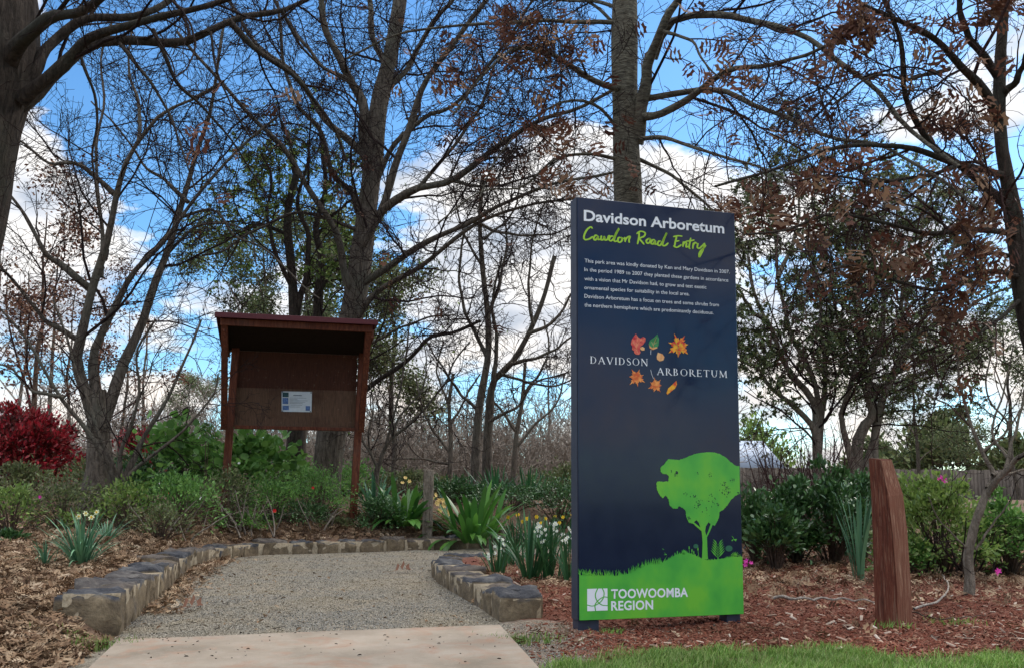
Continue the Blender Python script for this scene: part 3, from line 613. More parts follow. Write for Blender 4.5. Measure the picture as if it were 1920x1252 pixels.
# fern, flowers, balls and butterflies of the meadow picture
def addpoly(pts, conv, y=FRONT - .0006): bl.append((np.array([[S(*conv(p))[0], y, S(*conv(p))[1]] for p in pts]), np.array([list(range(len(pts)))]), 0))
for k in range(6):
    y0 = 1165 - k * 26; 
    for s_ in (-1, 1):
        L_ = 75 - k * 5; x0 = 768 + s_ * 3; addpoly([(x0, y0), (x0 + s_ * L_ * .55, y0 - 38), (x0 + s_ * L_, y0 - 85 + k * 3), (x0 + s_ * L_ * .4, y0 - 48)], Z8)
addpoly([(764, 1200), (772, 1200), (770, 1040), (766, 1040)], Z8)
for k in range(9): a = k / 8 * 3.14; addpoly([(955, 1140), (965, 1140), (960 + 58 * math.cos(a), 1150 - 45 * math.sin(a) - 8), (955 + 50 * math.cos(a), 1150 - 45 * math.sin(a))], Z8)
for k in range(7): a = .5 + k / 6 * 2.1; addpoly([(395, 1130), (410, 1130), (402 + 50 * math.cos(a), 1130 - 55 * math.sin(a)), (396 + 36 * math.cos(a), 1130 - 52 * math.sin(a))], Z8)
for x_, h_ in ((470, 110), (500, 80), (520, 60), (565, 95), (345, 60), (320, 40), (660, 110)):
    addpoly([(x_ - 3, 1175), (x_ + 3, 1175), (x_ - 8, 1175 - h_), (x_ - 12, 1172 - h_)], Z8); addpoly([(x_ - 16, 1180 - h_), (x_ - 2, 1180 - h_), (x_ - 6, 1150 - h_), (x_ - 14, 1152 - h_)], Z8)
for (cx, cy, s_) in ((938, 965, 1.), (207, 1125, .5), (183, 1072, .3)):
    addpoly([(cx, cy), (cx - 28 * s_, cy - 38 * s_), (cx - 8 * s_, cy - 25 * s_), (cx + 2, cy - 4)], Z8); addpoly([(cx, cy), (cx + 34 * s_, cy - 2 * s_), (cx + 20 * s_, cy + 25 * s_), (cx - 2, cy + 6)], Z8); addpoly([(cx, cy), (cx - 20 * s_, cy + 25 * s_), (cx - 26 * s_, cy + 10 * s_)], Z8)
mesh_obj('meadow_motif_blades', bl, M_green, sign, world=False)
M_ball = plain('dull_green_print', (.03, .14, .08), .35)
for cx, cy, r_ in ((533, 1040, 27), (886, 1065, 38)):
    curve_mesh([[S(*Z8((cx + r_ * math.cos(a), cy + r_ * .85 * math.sin(a)))) for a in np.linspace(0, 6.28, 18)[:-1]]], 'seed_head_motif', M_ball, y=FRONT - .0002)
# council logo: white square with three crossing arcs, and two lines of capitals
def Z5(p): return (p[0] / 6. + 1080, p[1] / 6. + 1060)
curve_mesh([[S(*Z5(p)) for p in ((120, 257), (348, 251), (350, 498), (121, 508))]], 'logo_square', M_white, y=FRONT - .0009)
def arc(pts): return pts
ribbon([[(238, 252), (212, 320), (228, 385), (280, 435), (350, 445)], [(290, 250), (310, 300), (300, 360), (262, 410), (190, 448), (120, 438)], [(350, 350), (300, 350), (240, 390), (208, 440), (215, 505)]], .0058, 'logo_arcs', M_green, lambda a, b: S(*Z5((a, b))), FRONT - .0014, False)
text_mesh('logo_lettering', 'TOOWOOMBA', Z5((390, 364)), Z5((1254, 343)), .0505, M_white, .026, y=FRONT - .0009, spacing=1.04)
text_mesh('logo_lettering', 'REGION', Z5((390, 498)), Z5((862, 484)), .0505, M_white, .026, y=FRONT - .0009, spacing=1.04)

# ------------------------------------------------------------------ notice shelter
n = mat('red_brown_timber'); t = n.n('ShaderNodeTexCoord').outputs['Object']
v1 = n.noise(n.mapping(t, (9, 9, 1.2)), 6, 7, .65, .5); v2 = n.noise(t, 3, 4, .6)
c = n.ramp(v1, [(.3, (.05, .014, .008)), (.5, (.11, .03, .015)), (.7, (.19, .065, .032))]); c = n.mix(n.ramp(v2, [(.5, 0.), (.75, .5)]), c, (.09, .055, .04))
M_timber = finish(n, c, .75, bump=v1, bstr=.5, bdist=.006, spec=.25)
n = mat('weathered_plywood'); t = n.n('ShaderNodeTexCoord').outputs['Object']; v1 = n.noise(n.mapping(t, (40, 1, 2.2)), 3, 6, .7, .3); v2 = n.noise(n.mapping(t, (1.5, 1, 2)), 1.6, 4, .6)
c = n.ramp(v1, [(.3, (.045, .025, .016)), (.6, (.155, .085, .052))]); c = n.mix(n.ramp(v2, [(.5, 0.), (.64, .55)]), c, (.06, .022, .013))
c = n.mix(n.ramp(n.noise(t, 22, 4, .7), [(.62, 0.), (.75, .35)]), c, (.28, .22, .17))
M_ply = finish(n, c, .7, bump=v1, bstr=.3, bdist=.004, spec=.2)
M_roof = plain('maroon_roof_metal', (.075, .010, .014), .45, spec=.4, var=.1)
KL = P(432, 800, 11.6); KR = P(672, 803, 12.0); KYAW = math.atan2(KR[1] - KL[1], KR[0] - KL[0]); KW = math.hypot(KR[0] - KL[0], KR[1] - KL[1])
kz = float(H(KL[0], KL[1]))
kiosk = empty('notice_shelter', (KL[0], KL[1], kz), 'red brown timber notice board shelter with maroon skillion roof standing among the shrubs', 'notice board', rz=KYAW)
zr = KL[2] - kz; PT = .095
def beam(name, a, b, wd, hd, m, parent, bev=.004):
    """beam from a to b (local), wd across x, hd across the other"""
    import bmesh
    a = Vector(a); b = Vector(b); d = b - a; L = d.length
    V, Fc = box(-wd / 2, wd / 2, -hd / 2, hd / 2, 0, L); q = d.to_track_quat('Z', 'Y').to_matrix()
    zz = d.normalized(); xx = Vector((1, 0, 0)); xx = (xx - zz * xx.dot(zz)).normalized() if abs(zz.x) < .9 else Vector((0, 1, 0)); yy = zz.cross(xx)
    bm = bmesh.new(); vs = [bm.verts.new(a + xx * v[0] + yy * v[1] + zz * v[2]) for v in V]
    for f in Fc: bm.faces.new([vs[i] for i in f])
    bmesh.ops.recalc_face_normals(bm, faces=bm.faces)
    if bev: bmesh.ops.bevel(bm, geom=list(bm.edges), offset=bev, segments=1, affect='EDGES')
    me = bpy.data.meshes.new(name); bm.to_mesh(me); bm.free(); me.materials.append(m)
    o = bpy.data.objects.new(name, me); C.objects.link(o); o.parent = parent; return o
zback = zr + 1.06; lean = -.055
FR = .88; zfr = P(402, 592, 10.73)[2] - kz
beam('post', (lean * 1.1, 0, -.35), (.03, 0, zback - .03), PT, PT, M_timber, kiosk)
beam('post', (KW + lean * 1.0, 0, -.35), (KW + .03, 0, zback - .03), PT, PT, M_timber, kiosk)
beam('bottom_rail', (PT / 2, -.012, zr), (KW - PT / 2, -.012, zr), .06, .045, M_timber, kiosk)
#beam('top_rail', (PT / 2, -.012, zback - .10), (KW - PT / 2, -.012, zback - .10), .06, .08, M_timber, kiosk)
M_soffit = plain('soffit_painted_shade', (.022, .015, .012), .9, spec=.1)  # shade under the roof is put into this near-black colour
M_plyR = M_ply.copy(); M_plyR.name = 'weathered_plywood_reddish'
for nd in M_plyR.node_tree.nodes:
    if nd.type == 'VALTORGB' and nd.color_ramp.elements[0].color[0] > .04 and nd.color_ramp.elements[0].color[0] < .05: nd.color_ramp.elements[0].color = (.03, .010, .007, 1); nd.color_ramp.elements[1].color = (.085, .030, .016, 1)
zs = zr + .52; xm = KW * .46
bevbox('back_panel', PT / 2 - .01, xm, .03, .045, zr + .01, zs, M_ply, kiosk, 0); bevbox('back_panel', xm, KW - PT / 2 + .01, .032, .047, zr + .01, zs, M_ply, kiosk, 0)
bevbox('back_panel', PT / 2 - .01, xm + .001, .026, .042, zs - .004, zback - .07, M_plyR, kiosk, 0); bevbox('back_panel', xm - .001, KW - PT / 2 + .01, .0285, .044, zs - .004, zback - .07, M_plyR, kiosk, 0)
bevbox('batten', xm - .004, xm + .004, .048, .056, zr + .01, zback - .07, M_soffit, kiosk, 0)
for x_ in (-.070, KW + .025):
    beam('brace', (x_, -.105, zr - .02), (x_, -FR + .05, zfr - .09), .075, .11, M_timber, kiosk)
    beam('rafter', (x_ + (.05 if x_ > 0 else 0), .25, zback - .075), (x_ + (.05 if x_ > 0 else 0), -FR + .03, zfr - .13), .035, .11, M_timber, kiosk)
beam('fascia', (-.12, -FR, zfr - .075), (KW + .07, -FR, zfr - .075), .035, .085, M_timber, kiosk)
# roof: corrugated sheet
xs = np.linspace(-.17, KW + .12, 150); ys_ = np.linspace(-FR - .06, .42, 4); Vr = []; zc = .009 * np.sin(xs * 2 * math.pi / .076)
for s_ in (0, 1):
    for y_ in ys_:
        z_ = zfr + (y_ + FR) / (FR + .42) * (zback - .03 - zfr) - .025
        Vr.append(np.c_[xs, np.full(len(xs), y_), z_ + zc + (.03 if s_ else .012) - (0 if s_ else .0)])
Vr = np.concatenate(Vr); nX = len(xs); Fr = []
for s_ in (0, 1):
    for j in range(3):
        for i in range(nX - 1):
            a = s_ * 4 * nX + j * nX + i; q = (a, a + 1, a + nX + 1, a + nX); Fr.append(q if s_ else q[::-1])
for i in range(nX - 1): a = i; b = 4 * nX + i; Fr.append((a, a + 1, b + 1, b)); a = 3 * nX + i; b = 7 * nX + i; Fr.append((a + 1, a, b, b + 1))
mesh_obj('roof', [(Vr, np.array(Fr), 0)], M_roof, kiosk, world=False)
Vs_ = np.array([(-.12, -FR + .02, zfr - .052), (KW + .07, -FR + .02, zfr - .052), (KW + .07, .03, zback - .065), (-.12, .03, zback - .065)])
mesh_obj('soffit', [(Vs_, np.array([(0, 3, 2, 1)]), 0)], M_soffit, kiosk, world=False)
bevbox('roof_edge_trim', -.18, KW + .13, -FR - .085, -FR - .055, zfr - .035, zfr + .03, M_roof, kiosk, .004)
# notice
kx = np.array([math.cos(KYAW), math.sin(KYAW)]); kn = np.array([-math.sin(KYAW), math.cos(KYAW)])
def K(px, py):
    pl0 = KL[:2] + kn * .026; d = ray(px, py); kk = ((pl0 - EY[:2]) @ kn) / (d[:2] @ kn); p = EY + d * kk
    return np.array([(p[:2] - pl0) @ kx, p[2]])
q = [K(528, 733), K(585, 734), K(584, 772), K(528, 771)]
org = KL[:2] + kn * .026
notice = empty('notice', (org[0], org[1], 0), 'small white laminated notice with blue pictures pinned on the brown board of the shelter', 'notice', rz=KYAW)
nu = 14; V = []
for j in range(9):
    for i in range(nu):
        u = i / (nu - 1); v_ = j / 8; a = q[0] * (1 - u) + q[1] * u; b = q[3] * (1 - u) + q[2] * u; p = a * (1 - v_) + b * v_
        V.append((p[0], -.004 - .004 * abs(math.sin(u * 5 + v_ * 3)), p[1]))
Fq = [(j * nu + i, (j + 1) * nu + i, (j + 1) * nu + i + 1, j * nu + i + 1) for j in range(8) for i in range(nu - 1)]
M_paper = plain('laminated_paper', (.62, .66, .70), .25, spec=.6, var=.08); M_ink = plain('grey_ink', (.16, .19, .22), .6); M_blue = plain('blue_photo_print', (.10, .18, .38), .4, var=.5, sc_=60); M_dgr = plain('dark_green_photo_print', (.02, .07, .08), .4, var=.5, sc_=60)
mesh_obj('sheet', [(np.array(V), np.array(Fq), 0)], M_paper, notice, smooth=True, world=False)
def NQ(x0, y0, x1, y1, m, nm):
    def f(x, y): a = q[0] * (1 - x) + q[1] * x; b = q[3] * (1 - x) + q[2] * x; p = a * (1 - y) + b * y; return (p[0], -.0105, p[1])
    mesh_obj(nm, [(np.array([f(x0, y0), f(x0, y1), f(x1, y1), f(x1, y0)]), np.array([[0, 1, 2, 3]]), 0)], m, notice, world=False)
NQ(.03, .05, .23, .28, M_dgr, 'picture'); NQ(.03, .32, .22, .62, M_blue, 'picture'); NQ(.03, .70, .24, .92, M_blue, 'picture'); NQ(.80, .70, .95, .93, M_blue, 'picture')
NQ(.38, .17, .66, .21, M_ink, 'heading_line')
for k, (a, b, y_) in enumerate([(.27, .82, .31), (.27, .52, .375), (.27, .86, .44), (.27, .78, .51), (.27, .70, .575), (.30, .68, .66), (.27, .62, .75)]): NQ(a, y_, b, y_ + .014, M_ink, 'text_line')
for x_, y_ in ((.03, .03), (.97, .05), (.03, .97), (.96, .96)):
    a = q[0] * (1 - x_) + q[1] * x_; b = q[3] * (1 - x_) + q[2] * x_; p = a * (1 - y_) + b * y_
    bevbox('pin', p[0] - .008, p[0] + .008, -.013, -.004, p[1] - .008, p[1] + .008, M_ink, notice, .003)

# ------------------------------------------------------------------ timber posts
n = mat('rusty_red_hardwood'); t = n.n('ShaderNodeTexCoord').outputs['Object']; v1 = n.noise(n.mapping(t, (16, 16, 1.5)), 4, 7, .7, .4); v2 = n.noise(t, 6, 5, .65)
c = n.ramp(v1, [(.3, (.065, .018, .012)), (.5, (.135, .038, .022)), (.72, (.22, .078, .046))]); c = n.mix(n.ramp(v2, [(.52, 0.), (.72, .65)]), c, (.10, .032, .020))
c = n.mix(n.ramp(n.noise(n.mapping(t, (40, 40, 2)), 3, 4, .7), [(.54, 0.), (.70, .6)]), c, (.38, .26, .18))
vc = n.noise(n.mapping(t, (55, 55, 1.2)), 2, 3, .6); c = n.mix(n.ramp(vc, [(.30, .85), (.38, 0.)]), c, (.02, .010, .008)); M_post = finish(n, c, .85, bump=n.math('ADD', v1, vc), bstr=.8, bdist=.008, spec=.2)
n = mat('weathered_red_hardwood_face'); t = n.n('ShaderNodeTexCoord').outputs['Object']; v1 = n.noise(n.mapping(t, (22, 22, 1.3)), 4, 7, .7, .4); v2 = n.noise(t, 5, 5, .65)
c = n.ramp(v1, [(.3, (.085, .028, .016)), (.5, (.18, .068, .038)), (.7, (.38, .23, .15))]); c = n.mix(n.ramp(v2, [(.45, 0.), (.65, .6)]), c, (.17, .05, .028)); M_postW = finish(n, c, .85, bump=v1, bstr=.8, bdist=.008, spec=.2)
def post_ring(z, pts): return [(p[0], p[1], z) for p in pts]
Yp = 5.2
def PX(px, py, dy): return P(px, py, Yp + dy)
levels = [(1172, 1640, 1683, 1711), (1100, 1638, 1681, 1709), (1000, 1635, 1673, 1702), (930, 1632, 1665, 1694), (858, 1628, 1651, 1672)]
rows = []
for (py, a, b, c_) in levels:
    A = PX(a, py - 10, .05); B = PX(b, py, -.10); Cc = PX(c_, py - 4, .03); D = A + (Cc - B)
    if py == 858: A = PX(a, 858, .05); B = PX(b, 861, -.07); Cc = PX(c_, 860, .03); D = A + (Cc - B); z_ = A[2]; D[2] = A[2] 
    rows.append([A, B, Cc, D])
rows[0] = [p - np.array([0, 0, .06]) for p in rows[0]]
import bmesh
bo = empty('bollard', rows[0][0], 'rust red hardwood bollard post with sloping sides right of the sign', 'bollard')
bo.location = (float(rows[0][1][0]), float(rows[0][1][1]), 0)
bm = bmesh.new(); vr = [[bm.verts.new(Vector(p) - Vector(bo.location)) for p in r] for r in rows]
for i in range(len(vr) - 1):
    for j in range(4):
        f_ = bm.faces.new((vr[i][j], vr[i][(j + 1) % 4], vr[i + 1][(j + 1) % 4], vr[i + 1][j])); f_.material_index = 1 if j == 1 else 0
bm.faces.new(vr[-1]); bm.faces.new(vr[0][::-1]); bmesh.ops.recalc_face_normals(bm, faces=bm.faces)
bmesh.ops.bevel(bm, geom=[e_ for e_ in bm.edges if e_.calc_face_angle(0) > .35], offset=.005, segments=2, affect='EDGES')
me = bpy.data.meshes.new('post'); bm.to_mesh(me); bm.free(); me.materials.append(M_post); me.materials.append(M_postW); o = bpy.data.objects.new('post', me); C.objects.link(o); o.parent = bo
pb = P(801, 1000, 11.75); ptp = P(804, 880, 11.75); zz = float(H(pb[0], pb[1]))
sp_ = empty('marker_post', (pb[0], pb[1], zz), 'short weathered square timber post between the clivias behind the stone edging', 'post')
beam('post', (0, 0, -.2), (ptp[0] - pb[0], 0, ptp[2] - zz), .125, .11, M_barkE, sp_, .008)

# ------------------------------------------------------------------ trees
def limb(spec, d0, d1=None, w0=None, w1=None):
    """spec: pixel polyline; depth d0->d1; pixel widths w0->w1; returns (k,4) x,y,z,r"""
    d1 = d0 if d1 is None else d1; k = len(spec); out = []
    for i, (px, py) in enumerate(spec):
        f = i / (k - 1); Y = d0 + (d1 - d0) * f; p = P(px, py, Y); w_ = w1 + (w0 - w1) * (1 - f) ** (1 if w0 >= 50 else 1.6)
        out.append((*p, w_ / 2 / F * Y))
    return np.array(out)
TW = 1.95
def project(p):
    q = p - EY; dd = q @ _fw; return 960 + F * (q @ RT) / dd, PY - F * (q @ UP) / dd
def clear(Pm, R):
    """prune branches that would hang in front of the sign face"""
    x, y = project(Pm); b = ((x > 1045) & (x < 1402) & (y > 372) & (Pm[..., 1] < 5.5)).any(1); return Pm[~b], R[~b]
def build_tree(name, base, trunks, limbs, rng, label, cat='tree', group=None, bark=None, twig=None, leaf=None, leafspec=None,
               dens=(2.2, 3.5, 5.), lens=(1.6, .7, .28), rr=(.5, .5, .6), up=(.02, .0, -.02), trange=(.12, 1), leaf_on=2, rmin=.003, l0n=22, levels=3, ang=(30, 65), wob=.16, parent_off=None):
    root = empty(name, base, label, cat, group)
    def grounded(l):
        gz = float(H(l[0, 0], l[0, 1])) - .15
        return np.vstack([[l[0, 0], l[0, 1], gz, l[0, 3] * 1.12], l]) if .02 < l[0, 2] - gz < 1.6 else l
    trunks = [grounded(l) for l in trunks]
    if not trunks: limbs = [grounded(l) if abs(l[0, 0] - base[0]) < .5 and abs(l[0,1]-base[1]) < .3 else l for l in limbs]
    T = [resample(l, l0n) for l in trunks]; L = [resample(l, l0n) for l in limbs]
    def wig(Q, a):
        q = Q.copy(); m_ = len(q); ph = rng.uniform(0, 6, 3); s_ = np.linspace(0, 1, m_)
        env = np.minimum(s_ * 4, 1)
        for j in range(3): q[:, j] += a * (np.sin(s_ * 9 + ph[j]) * .5 + np.sin(s_ * 23 + ph[j] * 2) * .3) * env * q[:, 3] * 2
        q[:, 3] *= 1 + .07 * np.sin(s_ * 31 + ph[0]) * .8
        return q
    T = [wig(q, .10) for q in T]; L = [wig(q, .55) for q in L]
    if T:
        A = np.array(T); V, Fc = tubes(A[:, :, :3], A[:, :, 3], 12); mesh_obj('trunk', [(V, Fc, 0)], bark, root, smooth=True)
    if L:
        A = np.array(L); V, Fc = tubes(A[:, :, :3], A[:, :, 3], 8); mesh_obj('limbs', [(V, Fc, 0)], bark, root, smooth=True)
    parts = []
    src = L if L else T
    Pm = np.array([q[:, :3] for q in src]); R = np.array([q[:, 3] for q in src]); lv = []
    if T and L:
        pass
    for k in range(levels):
        Pm, R = spawn(Pm, R, dens[k] * (1, 1.35, 1.3)[k], lens[k] * (1.05, 1.15, 1.15)[k], ang=ang, npts=(9, 7, 5)[k], up=up[k], wob=wob * (1, 1.1, 1.3)[k], rr=(rr[k], .003), rng=rng, trange=trange if k == 0 else (.1, 1.), rmin=rmin * (1.7, 1.35, 1.1)[k])
        Pm, R = clear(Pm, R); V, Fc = tubes(Pm, R, (5, 4, 3)[k]); parts.append((V, Fc, 0)); lv.append((Pm, R))
    for (Pa, Ra, dn, ln) in ((Pm, R, 7 * TW, lens[2] * .55), (lv[1][0], lv[1][1], 1.6 * TW, lens[1] * .7)):
        Pb, Rb = spawn(Pa, Ra, dn, ln, ang=ang, npts=4, up=0, wob=wob * 1.5, rr=(.7, .003), rng=rng, trange=(.1, 1.), rmin=rmin * .98, minc=0)
        Pb, Rb = clear(Pb, Rb); V, Fc = tubes(Pb, Rb, 3); parts.append((V, Fc, 0))
    mesh_obj('twigs', parts, twig or bark, root)
    if leaf:
        Pm, R = lv[leaf_on]; n_, size, tmpl, droop, region = leafspec
        m_, npt, _ = Pm.shape
        idx = rng.integers(0, m_, n_ * 6); t_ = rng.uniform(.2, 1, n_ * 6) * (npt - 1); i0 = np.minimum(t_.astype(int), npt - 2); f = (t_ - i0)[:, None]
        p = Pm[idx, i0] * (1 - f) + Pm[idx, i0 + 1] * f; tan = nrm(Pm[idx, i0 + 1] - Pm[idx, i0])
        w_ = region(p) if region else np.ones(len(p)); keep = rng.uniform(size=len(p)) < w_; p = p[keep][:n_]; tan = tan[keep][:n_]
        N = len(p); dr = nrm(tan * .25 + rng.normal(size=(N, 3)) * .55 + np.array([0, 0, -droop])); nn = rng.normal(size=(N, 3)); M = frame(dr, nn) * (size * rng.uniform(.6, 1.25, N))[:, None, None]
        tv, tf = {'oak': (OAKV, OAKF), 'leaf': (LEAFV, LEAFF), 'quad': (QV, QF)}[tmpl]
        V, Fc = instance(tv, tf, M, p); mesh_obj('leaves', [(V, Fc, 0)], leaf, root)
    return root
def clump_region(rng, centres, rad):
    Cn = np.array(centres); Rd = np.array(rad) if np.ndim(rad) else np.full(len(Cn), rad)
    return lambda p: np.clip(.012 + np.exp(-(((p[:, None] - Cn[None]) ** 2).sum(2) / (Rd ** 2)[None])).sum(1), 0, 1)
R1 = np.random.default_rng(101)
# big foreground trunk at the left edge
d = 5.6
T = [limb([(-240, 1150), (-200, 900), (-150, 650), (-98, 400), (-68, 310), (-38, 200), (-28, 100), (-26, -150), (-20, -420)], d, d, 210, 170)]
L = [limb([(0, 150), (28, 105), (58, 72), (89, 45), (130, 27), (174, 0), (260, -60), (380, -160)], d, d - .9, 40, 12),
     limb([(-30, 260), (20, 215), (67, 175), (89, 150), (134, 116), (179, 88), (268, 77), (349, 73), (429, 40), (474, 25), (528, 20), (600, -10), (700, -60)], d, d + .8, 40, 8),
     limb([(40, 190), (85, 148), (134, 103), (170, 76), (215, 56), (286, 40), (358, 16), (420, 0), (520, -40)], d, d - .3, 30, 10),
     limb([(30, 170), (63, 139), (90, 98), (125, 58), (188, 34), (250, 27), (291, 18), (318, 0), (380, -50)], d, d + .5, 26, 11),
     limb([(429, 40), (474, 85), (550, 143), (586, 188), (626, 237), (650, 300)], d + .45, d + .9, 14, 5),
     limb([(224, 82), (268, 134), (309, 201), (331, 250), (352, 310), (368, 360)], d + .3, d - .2, 8, 3),
     limb([(286, 55), (331, 148), (371, 192), (411, 237), (452, 291), (490, 350)], d + .1, d + .5, 9, 3),
     limb([(150, 100), (180, 200), (175, 290), (182, 370), (190, 430)], d + .1, d + .3, 7, 3),
     limb([(349, 73), (395, 60), (402, 120), (430, 190), (470, 260)], d + .4, d + .4, 8, 3),
     limb([(528, 20), (560, 80), (610, 130), (680, 170)], d + .6, d + 1, 7, 3)]
build_tree('oak_tree', (-3.35, d, .1), T, L, R1, 'massive dark furrowed trunk at the left edge with limbs reaching over the path', bark=M_barkA, twig=M_twig, leaf=M_oakleaf,
           leafspec=(26, .13, 'oak', .8, clump_region(R1, [P(405, 190, 6), P(440, 225, 6), P(410, 250, 5.9), P(520, 210, 6.2)], .22)), dens=(2.6, 4.2, 6), lens=(1.25, .5, .2), rmin=.0019, trange=(.18, 1), up=(-.02, -.01, 0))
# left multi-stemmed tree behind the red shrub
d = 12.
T = [limb([(178, 925), (182, 880), (186, 830), (186, 780), (180, 730)], d, d, 50, 36)]
L = [limb([(182, 800), (162, 742), (140, 670), (146, 632), (174, 555), (197, 474), (215, 393), (224, 353), (241, 295), (268, 250), (304, 210), (349, 192), (420, 150)], d, d - 1, 27, 5),
     limb([(185, 790), (180, 735), (177, 670), (199, 604), (221, 560), (250, 510), (304, 452), (344, 402), (394, 340), (447, 282), (520, 220)], d, d + .5, 22, 5),
     limb([(190, 800), (212, 745), (232, 687), (260, 621), (282, 555), (313, 478), (331, 402), (353, 340), (376, 268), (394, 210), (410, 120), (420, 40)], d, d + 1, 26, 6),
     limb([(174, 545), (121, 501), (80, 470), (45, 402), (9, 353), (-30, 300)], d - .2, d - 1, 16, 4),
     limb([(215, 365), (179, 331), (134, 306), (94, 308), (45, 268), (0, 250)], d - .4, d - 1, 12, 4),
     limb([(190, 520), (192, 450), (185, 380), (179, 280), (196, 200), (190, 110), (215, 20)], d - .3, d, 10, 4),
     limb([(353, 380), (310, 340), (270, 310), (230, 250), (170, 190)], d + .5, d + .5, 9, 3),
     limb([(150, 640), (90, 600), (50, 560), (0, 500), (-40, 470)], d, d - .8, 12, 4),
     limb([(330, 410), (400, 395), (440, 440), (500, 470), (560, 530), (600, 560)], d + .6, d + .6, 7, 3),
     limb([(313, 478), (360, 430), (420, 420), (470, 440), (480, 500)], d + .6, d + .6, 7, 3),
     limb([(260, 265), (262, 200), (240, 130), (250, 40)], d - .7, d - .4, 9, 4)]
build_tree('bare_tree', (P(178, 925, d)[0], d, float(H(-5.5, d))), T, L, R1, 'bare winter tree forking into three tall stems beside the red hedge', bark=M_barkB, twig=M_twig, dens=(1.9, 3.0, 4.5), lens=(2.2, .95, .4), rmin=.0036, trange=(.2, 1), up=(.03, .01, 0))
# low multi-stemmed small tree next to it
d = 10.8
L = [limb([(232, 925), (250, 860), (265, 825), (298, 770), (332, 709), (359, 648), (378, 600)], d, d + .3, 15, 4), limb([(228, 925), (225, 850), (250, 790), (262, 730), (256, 660), (290, 600)], d, d - .3, 11, 4),
     limb([(222, 925), (190, 850), (150, 790), (110, 740), (60, 650), (20, 600), (-20, 560)], d, d - .6, 13, 4), limb([(226, 925), (200, 850), (160, 740), (130, 650), (100, 560)], d, d, 11, 4),
     limb([(236, 900), (290, 850), (350, 800), (400, 740), (410, 700)], d, d, 8, 3), limb([(120, 745), (60, 730), (20, 690), (-20, 680)], d - .3, d - .5, 8, 3)]
build_tree('small_bare_tree', (P(230, 925, d)[0], d, float(H(-4.7, d))), [], L, R1, 'low spreading bare tree of thin stems rising right of the forked trunk', bark=M_barkB, twig=M_twig, dens=(3, 4, 5), lens=(1.1, .5, .25), rmin=.003, trange=(.3, 1))
# tall centre tree behind the shelter
d = 14.
T = [limb([(606, 960), (612, 900), (622, 810), (640, 700), (655, 610), (667, 559), (680, 447), (698, 313), (707, 201), (730, 112), (748, 22), (765, -100), (790, -260)], d, d, 62, 20)]
L = [limb([(692, 320), (680, 210), (655, 150), (636, 112), (609, 36), (600, -60)], d, d - .8, 22, 12), limb([(700, 250), (722, 190), (735, 140), (700, 80), (690, 0), (680, -100)], d, d + .9, 18, 10),
     limb([(684, 455), (716, 393), (779, 358), (850, 340), (913, 291), (958, 255), (1011, 224), (1080, 205), (1150, 170)], d, d - 2.2, 20, 7),
     limb([(668, 540), (748, 487), (824, 438), (886, 416), (940, 385), (1029, 349), (1137, 326), (1200, 300)], d, d - 2.6, 15, 5),
     limb([(655, 620), (707, 550), (779, 505), (850, 447), (922, 407), (1002, 385), (1083, 371)], d, d - 1.8, 14, 5),
     limb([(662, 510), (690, 440), (712, 393), (748, 286), (779, 201), (815, 134), (868, 58), (913, 0), (950, -60)], d, d - 1.2, 20, 9),
     limb([(690, 300), (645, 250), (600, 215), (560, 150), (500, 100), (460, 50), (420, -20)], d, d + 1, 16, 6), limb([(672, 400), (658, 358), (620, 320), (600, 240), (560, 200), (530, 110), (520, 0)], d, d - 1, 14, 6),
     limb([(650, 535), (636, 447), (600, 393), (537, 291), (492, 237), (447, 188), (389, 125), (330, 60)], d - .2, d - 1.5, 15, 6),
     limb([(715, 180), (760, 130), (800, 60), (850, 0), (880, -60)], d, d + .7, 14, 7), limb([(700, 350), (740, 270), (800, 220), (850, 200), (910, 130), (960, 60), (1000, 0)], d, d - .6, 12, 5),
     limb([(690, 440), (640, 420), (560, 400), (480, 430), (420, 470), (380, 480)], d, d - 1, 9, 4), limb([(640, 700), (700, 640), (790, 600), (850, 590)], d, d - .5, 8, 3),
     limb([(779, 358), (830, 300), (900, 200), (930, 120), (990, 30)], d - .6, d - 1, 9, 4), limb([(886, 416), (960, 440), (1030, 440), (1080, 420)], d - 1, d - 1.5, 7, 3),
     limb([(850, 340), (920, 350), (1000, 330), (1060, 290)], d - .8, d - 1.6, 7, 3), limb([(655, 150), (600, 120), (540, 40), (500, -20)], d - .5, d - .8, 9, 5)]
cl = [P(*q) for q in [(700, 330, 13.5), (660, 340, 13.5), (640, 360, 13.5), (600, 350, 13.6), (690, 355, 13.6), (980, 290, 12.6), (1040, 250, 12.4), (1060, 285, 12.4), (990, 200, 12.6), (1010, 60, 12.6), (960, 60, 12.8), (1100, 60, 12.4), (850, 240, 13), (730, 20, 13.6), (930, 310, 12.8), (750, 150, 13.6), (840, 260, 13), (930, 350, 12.7), (1090, 330, 12.2), (680, 480, 13.6), (790, 570, 13)]]
build_tree('oak_tree', (P(606, 960, d)[0], d, float(H(-2.9, d))), T, L, R1, 'tall grey oak trunk standing behind the notice shelter with long ascending limbs', bark=M_barkB, twig=M_twig, leaf=M_oakleaf,
           leafspec=(640, .16, 'oak', .3, clump_region(R1, cl, .33)), dens=(1.7, 3.0, 4.5), lens=(2.3, 1.0, .42), rmin=.0042, trange=(.12, 1), up=(.03, .01, 0))
